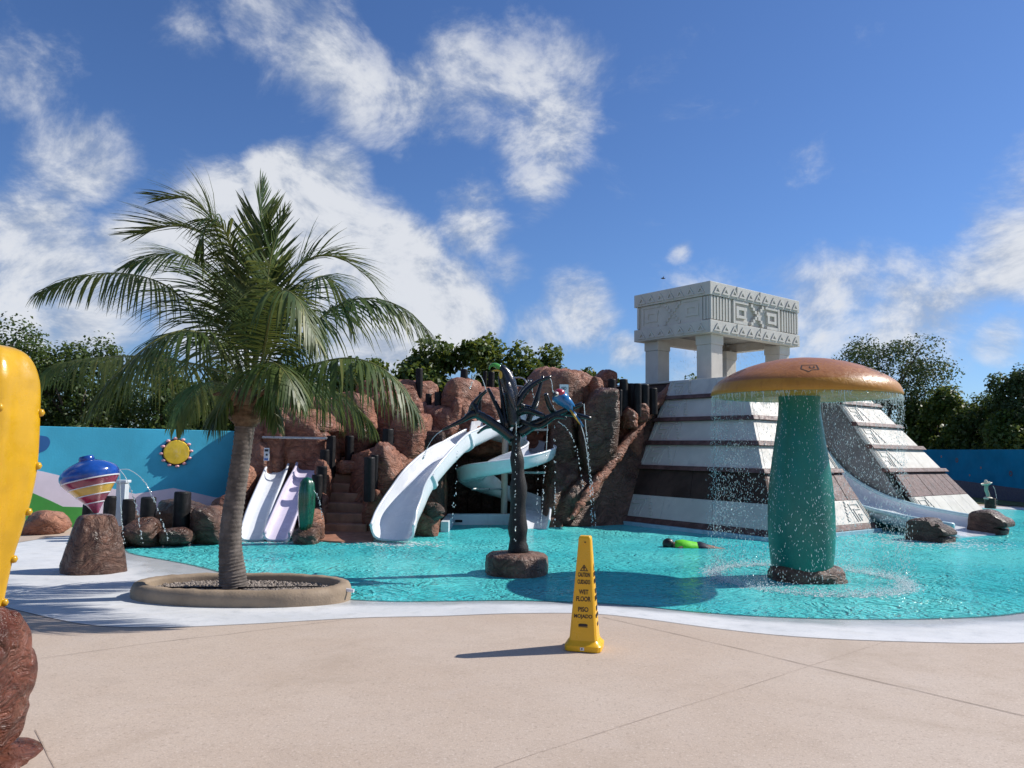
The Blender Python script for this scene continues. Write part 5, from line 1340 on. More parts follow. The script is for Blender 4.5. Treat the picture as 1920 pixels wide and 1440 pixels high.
boulder(pp(1253, .088), (.205, .185, .20), 3, n=2.1, amp=.01, crease=0, sub=4, name='hair', mat='hair_black', parent=sw, facets=0)
def loft(xs, name, mat):
    mb = MB(); vs = []; fs = []; sg = 18
    for (x, z, ry, rz) in xs:
        for k in range(sg):
            a = 2 * math.pi * k / sg; q = pp(x, z) ; q = q + Vector((0, math.cos(a) * ry, math.sin(a) * rz)); q += Vector((noise.noise(q * 12), noise.noise(q * 12 + Vector((3, 0, 0))), noise.noise(q * 12 + Vector((0, 7, 0))))) * .012; vs.append(q)
    for i in range(len(xs) - 1):
        for k in range(sg): fs.append((i * sg + k, i * sg + (k + 1) % sg, (i + 1) * sg + (k + 1) % sg, (i + 1) * sg + k))
    own(sw, mb.add(vs, fs).build(name, mat, smooth=True))
loft([(1264, .05, .07, .06), (1268, .04, .15, .11), (1280, .035, .175, .135), (1292, .02, .165, .125), (1306, .012, .15, .115)], 'shirt', 'shirt_lime')
loft([(1305, .015, .145, .11), (1312, .015, .16, .125), (1322, .0, .165, .11), (1332, -.01, .16, .085)], 'shorts', 'shorts_navy')
# ---- bird in the sky
bq = P(1243, 522, 34.0)
bd = thing('flying_bird', 'tiny dark bird flying in the sky above the temple', 'bird', bq)
own(bd, MB().tube([bq + Vector((-.10, 0, .01)), bq + Vector((-.03, 0, .0)), bq + Vector((.05, 0, .0)), bq + Vector((.12, 0, .015))], [.008, .03, .028, .006], 8).build('body', 'feather_black', smooth=True))
for sd in (-1, 1):
    own(bd, MB().prism([bq + Vector((-.03, 0, .01)), bq + Vector((.03, 0, .01)), bq + Vector((.02, sd * .16, .05)), bq + Vector((-.01, sd * .17, .05))], (0, 0, .006)).build('wing', 'feather_black', merge=True))
# ------------------------------------------------------------------ palm
def leaf_mat(name, dark, light, yellow, rough=0.42, trans=0.35, spec=0.5):
    mt, t, out = new_mat(name)
    r = t.add('ShaderNodeAttribute', attribute_name='rnd').outputs['Fac']
    c = t.mix(r, dark, light)
    c = t.mix(t.rng(r, 0.86, 0.97, 0, 0.8), c, yellow)
    c = t.mix(t.rng(t.noise(pos(t), 0.9, 3), 0.35, 0.65, 0, 0.35), c, tuple(q * 0.6 for q in dark))
    b = t.add('ShaderNodeBsdfPrincipled', {'Base Color': c, 'Roughness': rough, 'Specular IOR Level': spec})
    tl_ = t.add('ShaderNodeBsdfTranslucent', {'Color': t.mix(0.5, c, yellow)})
    m_ = t.add('ShaderNodeMixShader', {0: trans, 1: b.outputs[0], 2: tl_.outputs[0]})
    t.l.new(m_.outputs[0], out.inputs[0])
leaf_mat('palm_leaf', (0.038, 0.078, 0.016), (0.100, 0.145, 0.030), (0.20, 0.21, 0.05), 0.48, 0.30)
leaf_mat('palm_dry', (0.16, 0.11, 0.06), (0.24, 0.18, 0.10), (0.3, 0.24, 0.12), 0.6, 0.2)
leaf_mat('leaf_broad', (0.036, 0.085, 0.014), (0.125, 0.190, 0.032), (0.25, 0.27, 0.04), 0.50, 0.38)
leaf_mat('leaf_small', (0.034, 0.076, 0.014), (0.100, 0.155, 0.032), (0.16, 0.20, 0.04), 0.52, 0.38)
leaf_mat('leaf_tall', (0.026, 0.060, 0.018), (0.075, 0.125, 0.036), (0.11, 0.15, 0.04), 0.52, 0.38)
simple('palm_stalk', (0.15, 0.16, 0.045), 0.45, 0.2, 8, 0.2, 30)
simple('palm_fibre', (0.15, 0.095, 0.055), 0.9, 0.35, 12, 0.6, 40)
simple('bark_grey', (0.11, 0.085, 0.065), 0.9, 0.3, 6, 0.6, 25)

PYD = pcy + 0.02
palm = thing('palm_tree', 'young coconut palm with long drooping fronds in the round planter', 'palm tree', (P(436, 1090, PYD).x, PYD, 0.05))
rp = random.Random(21)
tkp = [(437, 1100, 25), (436, 1075, 24), (433, 1045, 21.5), (432, 1010, 19.5), (435, 970, 18.5), (441, 930, 18), (447, 890, 17.5), (453, 850, 17), (458, 810, 17.5), (461, 785, 19)]
tc_ = catmull([P(x, y, PYD) for x, y, r in tkp], 14); tr_ = np.interp(np.linspace(0, 1, len(tc_)), np.linspace(0, 1, len(tkp)), [r * PYD / FPX for _, _, r in tkp])
tr_ = [r * (1 + 0.045 * (1 if (i % 3 == 0) else -0.3) + rp.uniform(-.012, .012)) for i, r in enumerate(tr_)]
own(palm, MB().tube(tc_, tr_, 22, jit=0.02, rnd=rp).build('trunk', 'trunk_bark', smooth=60))
# fibrous boots under the crown
c0 = P(462, 752, PYD)
own(palm, MB().tube(catmull([P(460, 800, PYD), P(461, 778, PYD), P(462, 755, PYD), P(464, 730, PYD)], 6), [r * PYD / FPX for r in (19, 21, 24, 27, 29, 31, 31, 30, 29, 29, 28, 27, 26, 25, 24, 22, 20, 18, 16)], 18, jit=0.10, rnd=rp).build('fibre_sheath', 'palm_fibre', smooth=True))
for k in range(9):
    a = k * 0.7 + .2; b0 = c0 + Vector((math.cos(a) * .16, math.sin(a) * .16, -.04))
    own(palm, MB().tube([b0, b0 + Vector((math.cos(a) * .09, math.sin(a) * .09, .12)), b0 + Vector((math.cos(a) * .2, math.sin(a) * .2, .15 + .06 * math.sin(k)))], [.05, .04, .012], 8, squash=.5).build('leaf_boot', 'palm_fibre', smooth=True))

def frond(pxs, ys, Lmax=0.62, seed=0, n=72, droop=0.6, wind=(0, 0, 0), start=0.2, mat='palm_leaf', r0=0.024, twist=0.0):
    rn = random.Random(seed)
    pts = [P(x, y, PYD + dy) for (x, y), dy in zip(pxs, ys)]
    c_ = catmull(pts, 12); m_ = len(c_)
    cum = [0.0]
    for a, b in zip(c_[:-1], c_[1:]): cum.append(cum[-1] + (b - a).length)
    tot = cum[-1]
    root = MB().tube(c_, [r0 * (1 - 0.86 * q / tot) for q in cum], 6, squash=.7).build('frond', 'palm_stalk', smooth=True)
    own(palm, root)
    V = []; Fc = []; A_ = []; wind = Vector(wind)
    for i in range(n):
        f_ = start + (1 - start) * (i + rn.random() * .5) / n; d_ = f_ * tot
        j = min(max(np.searchsorted(cum, d_), 1), m_ - 1); k = (d_ - cum[j - 1]) / max(cum[j] - cum[j - 1], 1e-6)
        o_ = c_[j - 1].lerp(c_[j], k); tn = (c_[min(j + 1, m_ - 1)] - c_[j - 1]).normalized()
        sd0 = tn.cross(Vector((0, 0, 1)))
        sd0 = sd0.normalized() if sd0.length > .05 else Vector((1, 0, 0))
        upv = sd0.cross(tn).normalized()
        if twist: q_ = Matrix.Rotation(twist, 3, tn); sd0 = q_ @ sd0; upv = q_ @ upv
        u_ = (f_ - start) / (1 - start)
        ln = Lmax * 1.42 * (0.42 + 0.58 * math.sin(math.pi * min(1, u_ * .72 + .22))) * (1 - .45 * u_ ** 4) * rn.uniform(.88, 1.08)
        phi = R_(68 - 42 * u_ + rn.uniform(-6, 6))
        for sgn in (-1, 1):
            dr = (tn * math.cos(phi) + sd0 * sgn * math.sin(phi) + upv * (.22 + rn.uniform(-.12, .12))).normalized()
            wd = .0135 * rn.uniform(.8, 1.15); p_ = o_.copy(); b_ = len(V); rv = rn.random(); g = droop * rn.uniform(.75, 1.3)
            nrm = dr.cross(upv).normalized()
            for s_ in range(5):
                w_ = wd * (0.55, 1.0, .9, .6, .06)[s_]
                V.append(p_ + nrm * w_); V.append(p_ - nrm * w_); A_ += [rv, rv]
                dr = (dr + Vector((0, 0, -g * .44)) + wind * .2 + Vector((rn.uniform(-.04, .04), rn.uniform(-.04, .04), rn.uniform(-.04, .04)))).normalized()
                p_ = p_ + dr * ln / 4
            for s_ in range(4): Fc.append((b_ + 2 * s_, b_ + 2 * s_ + 1, b_ + 2 * s_ + 3, b_ + 2 * s_ + 2))
    me = bpy.data.meshes.new('leaflets'); me.from_pydata([tuple(q) for q in V], [], Fc)
    at = me.attributes.new('rnd', 'FLOAT', 'POINT'); at.data.foreach_set('value', A_); me.update()
    o = mkobj('leaflets', me, mat, None, False)
    o.parent = root
B0 = (462, 738)
FR = [ # pixel path, depth offsets, leaflet length, droop, wind, twist
 ([B0, (430, 640), (365, 580), (300, 530), (220, 512), (140, 522), (75, 548)], [0, .1, .3, .5, .65, .75, .8], .66, .85, (-.1, 0, 0), 0),
 ([B0, (440, 690), (400, 640), (350, 620), (290, 640), (230, 690), (170, 752)], [0, -.2, -.5, -.8, -1.0, -1.15, -1.25], .66, 1.0, (0, 0, 0), 0),
 ([B0, (420, 700), (350, 680), (260, 668), (170, 672), (100, 686), (76, 712)], [0, .25, .6, .9, 1.15, 1.3, 1.35], .62, 1.1, (0, 0, 0), 0),
 ([(466, 730), (462, 640), (438, 540), (410, 470), (370, 432), (310, 424), (255, 440)], [0, .1, .15, .1, .05, 0, 0], .70, .25, (-.55, 0, .28), 0),
 ([(466, 730), (455, 620), (430, 510), (405, 430), (385, 395), (350, 372), (300, 372)], [0, -.05, -.1, -.15, -.2, -.2, -.2], .66, .25, (-.6, 0, .2), 0),
 ([(466, 730), (462, 620), (450, 520), (425, 440), (400, 412), (385, 430), (378, 470)], [0, -.2, -.4, -.55, -.65, -.7, -.7], .5, .9, (-.1, 0, 0), 0),
 ([(470, 730), (482, 620), (488, 520), (490, 440), (490, 390), (488, 345)], [0, .05, .05, 0, 0, 0], .46, .1, (0, 0, .5), 0),
 ([(470, 730), (492, 620), (500, 540), (508, 480), (520, 440), (535, 405)], [0, -.1, -.2, -.25, -.3, -.3], .50, .2, (0, 0, .4), .6),
 ([(468, 730), (470, 640), (468, 560), (462, 490), (452, 440), (440, 400)], [0, .3, .5, .6, .65, .7], .55, .3, (-.3, 0, .3), 0),
 ([(472, 732), (500, 660), (522, 580), (550, 515), (590, 482), (640, 485), (690, 520), (722, 562)], [0, .1, .2, .3, .35, .35, .3, .3], .64, .35, (.12, 0, .2), 0),
 ([(472, 732), (505, 670), (540, 590), (580, 530), (615, 520), (645, 560), (660, 620)], [0, .3, .6, .9, 1.1, 1.2, 1.25], .62, .9, (.1, 0, 0), 0),
 ([(474, 735), (520, 680), (575, 620), (640, 570), (700, 560), (760, 580), (806, 622)], [0, .05, .1, .1, .05, 0, 0], .64, .95, (.1, 0, 0), 0),
 ([(474, 740), (530, 705), (600, 680), (660, 672), (715, 690), (755, 730), (782, 775)], [0, -.25, -.5, -.7, -.85, -.95, -1.0], .60, 1.1, (0, 0, 0), 0),
 ([(470, 740), (490, 680), (502, 620), (512, 565), (535, 545), (565, 570), (595, 640)], [0, -.4, -.75, -1.05, -1.25, -1.4, -1.5], .60, .95, (0, 0, 0), 0),
 ([(460, 740), (440, 670), (425, 610), (412, 570), (390, 560), (365, 590), (340, 650)], [0, .5, .9, 1.3, 1.5, 1.6, 1.7], .62, .9, (0, 0, 0), 0),
 ([(474, 742), (520, 720), (570, 715), (630, 735), (680, 775), (700, 800)], [0, .4, .8, 1.2, 1.4, 1.5], .55, 1.1, (0, 0, 0), 0),
 ([(470, 745), (478, 715), (490, 690), (512, 680), (540, 705), (560, 750)], [0, -.4, -.8, -1.1, -1.3, -1.4], .5, 1.1, (0, 0, 0), 0),
 ([(456, 745), (430, 725), (400, 715), (365, 730), (340, 765), (330, 800)], [0, .4, .8, 1.2, 1.4, 1.5], .5, 1.1, (0, 0, 0), 0),
 ([(466, 735), (480, 640), (500, 540), (530, 470), (565, 440), (605, 432), (640, 450)], [0, .2, .3, .4, .4, .4, .4], .58, .2, (.1, 0, .45), 0),
 ([(460, 735), (440, 650), (415, 570), (385, 510), (345, 478), (295, 478), (240, 500)], [0, .35, .6, .8, .9, .95, 1.0], .64, .6, (-.35, 0, .05), 0),
 ([(456, 750), (436, 745), (418, 752), (408, 775), (402, 800)], [0, -.1, -.2, -.28, -.3], .28, 1.3, (0, 0, 0), 0),
 ([(472, 750), (492, 742), (508, 752), (516, 775), (520, 796)], [0, -.1, -.2, -.25, -.28], .26, 1.3, (0, 0, 0), 0)]
for i, (pxs, ys, L_, dr, wn_, tw) in enumerate(FR):
    if i in (8, 14, 18): continue
    frond(pxs, ys, L_, 100 + i, 88 if len(pxs) > 5 else 30, dr, wn_, 0.2 if len(pxs) > 5 else .3, 'palm_leaf', twist=tw)

# ------------------------------------------------------------------ trees beyond the walls
def crown_mesh(seed, size, blobs, per, leaf, flat=1.0, asp=0.62):
    """leaf faces spread through clumps inside an ellipsoid of the given size"""
    rg = np.random.default_rng(seed); V = []; Fc = []; A_ = []
    sx, sy, sz = [q / 2 for q in size]
    cents = []
    for k in range(blobs):
        d = rg.normal(size=3); d /= np.linalg.norm(d)
        r = rg.uniform(.35, 1.0) ** .6
        c_ = d * r * np.array([sx, sy, sz]) * .82; cents.append(c_)
    allp = []; alln = []; allr = []
    for c_ in cents:
        br = rg.uniform(.20, .36) * (sx + sy + sz) / 3 * 1.15
        d = rg.normal(size=(per, 3)); d /= np.linalg.norm(d, axis=1)[:, None]
        rr_ = br * rg.uniform(.25, 1, size=per) ** .5 * (1 + .25 * np.sin(d[:, 0] * 5 + c_[0]) * np.cos(d[:, 1] * 6))
        p_ = c_ + d * rr_[:, None] * np.array([1, 1, flat])
        nn = d * .6 + rg.normal(size=(per, 3)) * .55 + np.array([0, 0, .55]); nn /= np.linalg.norm(nn, axis=1)[:, None]
        allp.append(p_); alln.append(nn); allr.append(np.clip(rg.normal(.42, .22, size=per) + .1 * rg.normal(), 0, 1))
    p_ = np.concatenate(allp); nn = np.concatenate(alln); rv = np.concatenate(allr); n_ = len(p_)
    a = rg.normal(size=(n_, 3)); t1 = np.cross(nn, a); t1 /= np.linalg.norm(t1, axis=1)[:, None]; t2 = np.cross(nn, t1)
    s_ = leaf * rg.uniform(.6, 1.2, size=n_)[:, None]
    q0 = p_ - t1 * s_ * .5; q2 = p_ + t1 * s_ * .5 - nn * s_ * .12
    q1 = p_ + t2 * s_ * asp * .5 + nn * s_ * .10; q3 = p_ - t2 * s_ * asp * .5 + nn * s_ * .10
    V = np.stack([q0, q1, q2, q3], 1).reshape(-1, 3)
    me = bpy.data.meshes.new('crown')
    me.vertices.add(len(V)); me.vertices.foreach_set('co', V.ravel())
    me.loops.add(n_ * 4); me.loops.foreach_set('vertex_index', np.arange(n_ * 4))
    me.polygons.add(n_); me.polygons.foreach_set('loop_start', np.arange(n_) * 4); me.polygons.foreach_set('loop_total', np.full(n_, 4))
    at = me.attributes.new('rnd', 'FLOAT', 'POINT'); at.data.foreach_set('value', np.repeat(rv, 4).astype(np.float32))
    me.update(calc_edges=True); me.validate()
    return me, cents
def tree(label, name, x0, yt, x1, yb, Y, dep, seed, mat='leaf_broad', blobs=26, per=230, leaf=.15, flat=1.0, group=None, trunkr=.12, ground=0.0, asp=.62):
    a = P(x0, yt, Y); b = P(x1, yb, Y); size = (abs(b.x - a.x), dep, a.z - b.z); c_ = (a + b) / 2
    c_.y = Y
    root = thing(name, label, 'tree' if 'tree' in name else 'shrub', (c_.x, Y, ground), group)
    me, cents = crown_mesh(seed, size, blobs, per, leaf, flat, asp)
    o = mkobj('crown', me, mat, None, False); o.location = c_; own(root, o)
    rn = random.Random(seed); mb = MB()
    base = Vector((c_.x + rn.uniform(-.2, .2), Y, ground - .1)); fork = Vector((c_.x, Y, max(c_.z - size[2] * .32, ground + .5)))
    own(root, MB().tube(catmull([base, base.lerp(fork, .5) + Vector((rn.uniform(-.12, .12), 0, 0)), fork], 4), [trunkr * (1 - .05 * i) for i in range(9)], 9).build('trunk', 'bark_grey', smooth=True))
    for k in range(min(9, len(cents))):
        e_ = c_ + Vector(cents[k]); md_ = fork.lerp(e_, .5) + Vector((rn.uniform(-.2, .2), rn.uniform(-.2, .2), -.12))
        own(root, MB().tube([fork + Vector((0, 0, -.1)), md_, e_], [trunkr * .5, trunkr * .32, trunkr * .1], 6).build('limb', 'bark_grey', smooth=True))
    return root
HG = 'trees beyond the blue wall'
TR = [('broad dark evergreen tree rising behind the yellow cactus and the blue wall', -60, 606, 120, 830, 19.0, 3.0, 1, 'leaf_small', 30, 300, .11),
      ('dark rounded tree behind the wall under the longest palm frond', 60, 612, 240, 835, 19.6, 3.0, 2, 'leaf_small', 30, 300, .11),
      ('dense shaded tree directly behind the sun ornament wall', 210, 650, 380, 835, 18.6, 2.6, 3, 'leaf_small', 28, 300, .11),
      ('leafy tree behind the palm trunk above the wall end', 350, 665, 520, 835, 19.8, 2.6, 4, 'leaf_broad', 28, 260, .13),
      ('low tree behind the boulders above the twin slides', 480, 680, 640, 830, 20.6, 2.6, 5, 'leaf_broad', 26, 260, .13),
      ('tree half hidden by palm fronds behind the stair boulders', 600, 650, 770, 820, 21.8, 2.8, 6, 'leaf_broad', 26, 260, .14),
      ('sea grape tree with yellowish round leaves behind the tall posts', 730, 622, 880, 800, 22.8, 3.0, 7, 'leaf_broad', 30, 240, .17),
      ('tall sea grape tree with an upright tip behind the big white slide', 835, 612, 960, 800, 23.0, 2.8, 8, 'leaf_broad', 28, 240, .17),
      ('round leaved tree behind the toucan figure', 925, 630, 1030, 800, 23.2, 2.6, 9, 'leaf_broad', 26, 230, .16),
      ('tree with dense dark tip behind the boulder with the NO sign', 1000, 645, 1085, 790, 23.4, 2.4, 10, 'leaf_broad', 24, 220, .16),
      ('small sparse tree peeking over the human shaped boulder', 1068, 680, 1120, 790, 23.8, 1.8, 11, 'leaf_broad', 14, 150, .15),
      ('low bush tip showing behind the palisade posts', 1120, 700, 1180, 790, 24.0, 1.6, 12, 'leaf_broad', 12, 150, .14),
      ('distant tree seen between the temple columns', 1330, 668, 1500, 800, 33.0, 3.0, 13, 'leaf_small', 20, 200, .14),
      ('distant low tree behind the pyramid top', 1240, 690, 1330, 800, 31.0, 3.0, 14, 'leaf_small', 14, 160, .14)]
for (lab, x0, yt, x1, yb, Y, dep, sd, mt_, bl, pe, lf) in TR:
    yb += 45; pe = int(pe * 1.25)
    tree(lab, 'leafy_tree', x0, yt, x1, yb, Y, dep, sd, mt_, bl, pe, lf, group=HG, ground=0.0, asp=.62 if mt_ == 'leaf_small' else .85)
tree('tall open crowned tree with layered feathery foliage behind the mushroom', 'leafy_tree', 1545, 612, 1790, 800, 38.5, 5.0, 31, 'leaf_tall', 54, 190, .15, .6, HG, .16)
for (lab, x0, yt, x1, yb, Y, dep, sd, mt_) in (
      ('bright green broad leaved shrub behind the right pyramid slope', 1660, 745, 1760, 875, 37.5, 2.6, 32, 'leaf_broad'),
      ('tall bright shrub at the end of the deep blue wall', 1730, 715, 1830, 880, 35.5, 3.0, 33, 'leaf_broad'),
      ('darker shrub above the dark ring on the blue wall', 1800, 722, 1895, 880, 33.5, 3.0, 34, 'leaf_small'),
      ('feathery small tree above the far end of the deep blue wall', 1850, 686, 1990, 820, 31.5, 3.0, 35, 'leaf_tall'),
      ('leafy shrub behind the wall by the sombrero figure', 1840, 770, 1960, 885, 31.0, 2.4, 36, 'leaf_broad'),
      ('shrub filling the gap under the tall open tree', 1560, 760, 1690, 885, 40.0, 2.6, 37, 'leaf_small'),
      ('wide dark shrub behind the tall bright shrub', 1690, 740, 1860, 890, 37.0, 2.6, 38, 'leaf_small'),
      ('yellowish shrub low behind the deep blue wall', 1760, 780, 1880, 890, 34.5, 2.0, 39, 'leaf_broad'),
      ('dark shrub filling the far right above the wall', 1870, 735, 2040, 890, 31.0, 2.4, 40, 'leaf_small'),
      ('round shrub between the bright shrub and the feathery tree', 1790, 745, 1900, 890, 34.5, 2.4, 41, 'leaf_broad')):
    x_ = P((x0 + x1) / 2, 800, Y).x
    tree(lab, 'leafy_tree' if 'tree above' in lab else 'leafy_shrub', x0, yt, x1, yb, Y, dep, sd, mt_, 34, 300, .17 if mt_ == 'leaf_broad' else .13, group='plants beyond the deep blue wall', asp=.8)
# ------------------------------------------------------------------ falling and splashing water
mt, t, out = new_mat('water_drop')
df = t.add('ShaderNodeBsdfDiffuse', {'Color': (0.80, 0.88, 0.90, 1)}); tl2 = t.add('ShaderNodeBsdfTranslucent', {'Color': (0.85, 0.92, 0.94, 1)})
m1 = t.add('ShaderNodeMixShader', {0: 0.5, 1: df.outputs[0], 2: tl2.outputs[0]})
g1 = t.add('ShaderNodeBsdfGlossy', {'Color': (1, 1, 1, 1), 'Roughness': 0.08}); m2 = t.add('ShaderNodeMixShader', {0: 0.25, 1: m1.outputs[0], 2: g1.outputs[0]})
tp_ = t.add('ShaderNodeBsdfTransparent', {'Color': (0.9, 0.97, 0.98, 1)}); m3 = t.add('ShaderNodeMixShader', {0: 0.72, 1: tp_.outputs[0], 2: m2.outputs[0]})
t.l.new(m3.outputs[0], out.inputs[0])
OCT = np.array([(1, 0, 0), (0, 1, 0), (-1, 0, 0), (0, -1, 0), (0, 0, 1), (0, 0, -1)], float)
OF = np.array([(0, 1, 4), (1, 2, 4), (2, 3, 4), (3, 0, 4), (1, 0, 5), (2, 1, 5), (3, 2, 5), (0, 3, 5)])
def drops(name, pts, rad, axis, label=None, cat=None, parent=None):
    """pts n x 3, rad n, axis n x 3 (unit) * stretch"""
    n_ = len(pts); ln = np.linalg.norm(axis, axis=1); ax = axis / ln[:, None]
    h_ = np.where(np.abs(ax[:, 2:3]) < .9, np.array([[0, 0, 1.]]), np.array([[1., 0, 0]]))
    s1 = np.cross(ax, h_); s1 /= np.linalg.norm(s1, axis=1)[:, None]; s2 = np.cross(ax, s1)
    V = pts[:, None] + rad[:, None, None] * (OCT[None, :, 0:1] * s1[:, None] + OCT[None, :, 1:2] * s2[:, None] + OCT[None, :, 2:3] * ax[:, None] * ln[:, None, None])
    V = V.reshape(-1, 3); Fc = (OF[None] + (np.arange(n_) * 6)[:, None, None]).reshape(-1, 3)
    me = bpy.data.meshes.new(name); me.from_pydata(V.tolist(), [], Fc.tolist()); me.update()
    o = mkobj(name, me, 'water_drop', None, True); o['kind'] = 'stuff'
    if label: o['label'] = label; o['category'] = cat
    return o
rg = np.random.default_rng(3)
# curtain under the mushroom rim
n_ = 13000
a = rg.uniform(0, 2 * np.pi, n_); dens_ = .55 + .45 * np.sin(a * 9 + 1) * np.sin(a * 4); keep = rg.random(n_) < dens_ + .25; a = a[keep]; n_ = len(a)
fz_ = rg.random(n_) ** 1.15; z = zr - .01 - fz_ * (zr - WZ)
r = RC * .985 + rg.normal(0, .012 + .055 * fz_, n_) - .0 * fz_
pts = np.c_[cx0 + np.cos(a) * r, MY + np.sin(a) * r, z]
rad = rg.uniform(.0014, .0036, n_) * (1.0 + .3 * fz_)
axs = np.c_[rg.normal(0, .25, n_), rg.normal(0, .25, n_), np.ones(n_)]; axs = axs / np.linalg.norm(axs, axis=1)[:, None] * rg.uniform(1.8, 6.0, n_)[:, None]
drops('falling_drops', pts, rad, axs, 'curtain of water drops falling from the mushroom cap rim', 'water')
# ragged strands hanging from the rim
mb = MB(); rn = random.Random(8)
for k in range(300):
    a_ = rn.uniform(0, 6.283); l_ = rn.uniform(.02, .09) if rn.random() < .85 else rn.uniform(.09, .28); r_ = RC * .985
    q = Vector((cx0 + math.cos(a_) * r_, MY + math.sin(a_) * r_, zr)); pts_ = [q]
    for i in range(4): pts_.append(pts_[-1] + Vector((rn.uniform(-.012, .012), rn.uniform(-.012, .012), -l_ / 4)))
    mb.tube(pts_, [.004, .003, .002, .0016, .0008], 4, cap=False)
o = mb.build('water_strands', 'water_drop', smooth=True); tag(o, 'ragged water strands hanging under the mushroom cap rim', 'water', kind='stuff')
# splash ring
n_ = 7500
a = rg.uniform(0, 2 * np.pi, n_); r = RC * .99 + rg.normal(0, .07, n_); hz = np.abs(rg.normal(0, .045, n_)) * (rg.random(n_) < .8) + .003
pts = np.c_[cx0 + np.cos(a) * r, MY + np.sin(a) * r, WZ + hz]
rad = rg.uniform(.002, .007, n_); axs = rg.normal(0, 1, (n_, 3)); axs = axs / np.linalg.norm(axs, axis=1)[:, None] * rg.uniform(1, 1.8, n_)[:, None]
spl = drops('splash_ring', pts, rad, axs, 'ring of white splashes on the pool under the mushroom rim', 'splash')
simple('foam_white', (0.80, 0.85, 0.86), 0.5, 0.06, 12, 0.3, 40)
spl.data.materials[0] = MATS['foam_white']
def foam(name, pts, sz, label):
    n_ = len(pts); k_ = 7; an = np.linspace(0, 2 * np.pi, k_, endpoint=False)
    rr_ = sz[:, None] * rg.uniform(.4, 1.2, (n_, k_)); ph = rg.uniform(0, 6, n_)
    V = np.stack([pts[:, 0:1] + np.cos(an + ph[:, None]) * rr_ * 1.5, pts[:, 1:2] + np.sin(an + ph[:, None]) * rr_, np.repeat(pts[:, 2:3], k_, 1)], 2).reshape(-1, 3)
    me = bpy.data.meshes.new(name); me.from_pydata(V.tolist(), [], (np.arange(n_ * k_).reshape(n_, k_)).tolist()); me.update()
    o = mkobj(name, me, 'foam_white'); tag(o, label, 'foam', kind='stuff')
n_ = 1500
a = rg.uniform(0, 2 * np.pi, n_); r = RC * 1.0 + rg.normal(0, .09, n_)
foam('foam', np.c_[cx0 + np.cos(a) * r, MY + np.sin(a) * r, WZ + rg.uniform(.003, .008, n_)], rg.uniform(.004, .016, n_), 'thin foam flecks ringed around the mushroom fountain')
def foam_at(px, py, rx, ry, n_, label):
    q = G(px, py, WZ); p_ = np.c_[q.x + rg.normal(0, rx, n_), q.y + rg.normal(0, ry, n_), WZ + rg.uniform(.003, .008, n_)]
    foam('foam', p_, rg.uniform(.006, .024, n_), label)
foam_at(745, 1020, .35, .22, 420, 'white churned water at the foot of the big white slide')
foam_at(500, 1016, .45, .12, 260, 'white churned water at the foot of the twin slides')
foam_at(1745, 1018, .7, .5, 900, 'white churned water at the mouth of the pyramid slide')
foam_at(1700, 1005, .5, .4, 400, 'foam streak running out between the serpent heads')
# jets and drips: (pixel path, depth, drops, thread?)
def jet(pxs, Y, label, n=40, thread=0.6, spread=.006, rr=(.004, .009)):
    ys = Y if hasattr(Y, '__len__') else [Y] * len(pxs)
    c_ = catmull([P(x, y, yy) for (x, y), yy in zip(pxs, ys)], 12); m_ = len(c_)
    root = thing('water_jet', label, 'water jet', c_[0]); root['kind'] = 'stuff'
    k = max(2, int(m_ * thread))
    if thread > 0: own(root, MB().tube(c_[:k], [.006 - .003 * i / k for i in range(k)], 5).build('thread', 'water_drop', smooth=True))
    idx = rg.uniform(max(0, thread - .15), .999, n) * (m_ - 1); i0 = idx.astype(int); f_ = (idx - i0)[:, None]; C_ = np.array([tuple(q) for q in c_])
    p_ = C_[i0] * (1 - f_) + C_[np.minimum(i0 + 1, m_ - 1)] * f_ + rg.normal(0, spread, (n, 3)); tn = C_[np.minimum(i0 + 1, m_ - 1)] - C_[i0]; tn /= np.linalg.norm(tn, axis=1)[:, None] + 1e-9
    o = drops('droplets', p_, rg.uniform(rr[0], rr[1], n), tn * rg.uniform(1.2, 2.2, n)[:, None]); own(root, o)
tY = tb.y - .05
jet([(224, 880), (226, 930), (228, 975), (232, 1020)], tY + .3, 'short water jet falling close beside the spinning top', 50)
jet([(224, 880), (238, 900), (255, 950), (268, 1020)], tY + .3, 'middle water jet arcing from the spinning top', 60)
jet([(224, 880), (245, 882), (272, 905), (296, 955), (316, 1014)], tY + .35, 'longest water jet arcing from the spinning top', 70)
jet([(587, 918), (594, 928), (600, 945), (604, 972)], 13.4, 'water jet from the side of the green cactus', 40, .4)
jet([(830, 806), (815, 818), (802, 838), (793, 862)], TY - .1, 'thin jet from the tip of the longest left branch', 24, .8)
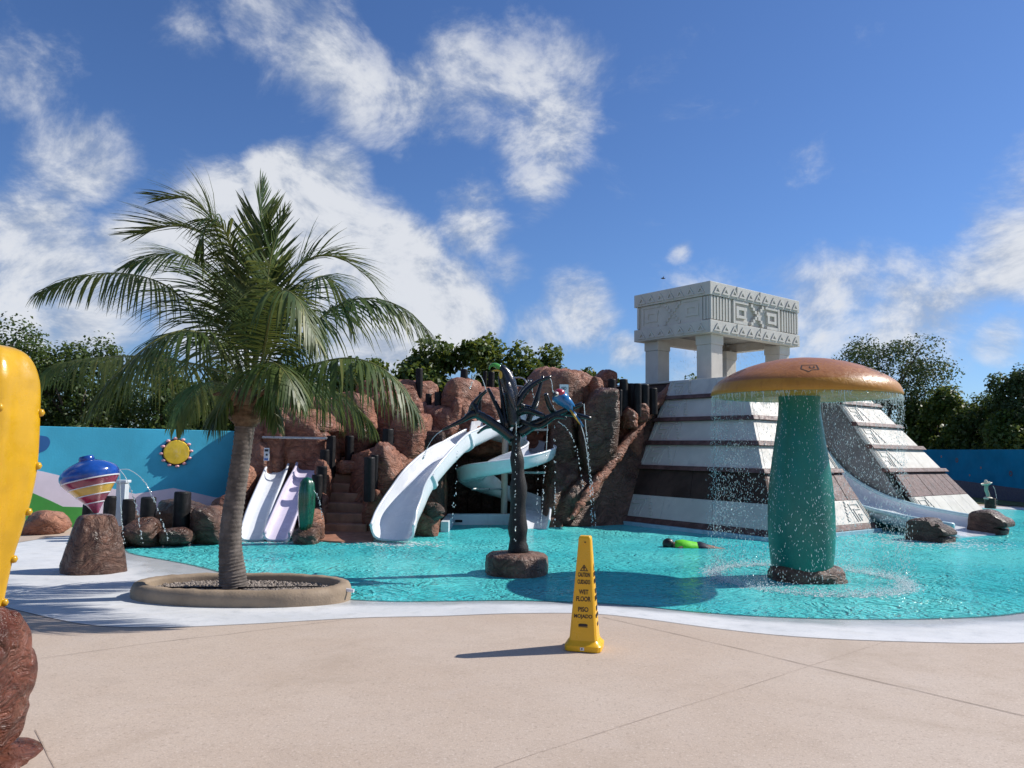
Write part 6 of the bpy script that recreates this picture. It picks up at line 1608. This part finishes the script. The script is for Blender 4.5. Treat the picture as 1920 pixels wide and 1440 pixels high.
jet([(907, 738), (862, 800), (855, 900), (848, 985)], [TY - .1, TY - .05, TY - .05, TY - .05], 'broken drips falling from the hooked branch', 44, 0, .014)
jet([(912, 733), (905, 712), (897, 702), (888, 708), (880, 730)], TY + .1, 'small water jet arching beside the toucan', 40, .5, .01)
jet([(968, 790), (967, 860), (966, 960), (965, 1040)], TY - .16, 'line of drips running down in front of the black trunk', 44, .15)
jet([(1007, 760), (1008, 850), (1008, 930), (1008, 990)], TY - .1, 'drips falling below the forked branch beside the trunk', 34, 0)
jet([(1027, 790), (1024, 850), (1018, 930), (1014, 992)], TY - .2, 'steady water thread falling from the middle of the right branch', 50, .35)
jet([(1039, 795), (1041, 870), (1041, 930), (1040, 988)], TY - .2, 'drips falling under the parrot branch', 36, 0)
jet([(1046, 790), (1064, 805), (1080, 840), (1094, 915)], TY - .2, 'curved jet spraying from the lower right branch', 36, .35)
jet([(1089, 795), (1098, 830), (1106, 900), (1111, 996)], TY - .2, 'strong jet falling from the parrot tail', 60, .6)
jet([(1095, 757), (1101, 830), (1109, 900), (1118, 996)], TY - .2, 'jet falling from the outermost right branch tip', 50, .3)
jet([(1030, 707), (1035, 720), (1037, 760), (1039, 790)], TY + .1, 'short jet falling from the high right branch', 20, .5)
jet([(990, 712), (1000, 740), (1003, 770), (1004, 790)], TY + .3, 'faint drips below the upper branches', 20, .3)
jet([(1862, 911), (1866, 920), (1869, 938), (1870, 952)], fy - .1, 'thin jet spouting from the sombrero figure', 20, .6, .004)
# dripping rain inside the temple shelter
n_ = 900
pa_ = rg.uniform(.3, TU - .3, n_); pb_ = np.where(rg.random(n_) < .5, rg.uniform(.25, .4, n_), rg.uniform(.3, TV - .3, n_))
zz_ = ZT + rg.random(n_) ** .7 * (TZ0 - ZT)
pts = np.array([tuple(T(a_, b_, z_)) for a_, b_, z_ in zip(pa_, pb_, zz_)])
drops('dripping_rain', pts, rg.uniform(.003, .006, n_), np.c_[np.zeros(n_), np.zeros(n_), rg.uniform(2, 5, n_)], 'fine water drips falling inside the temple shelter', 'water')
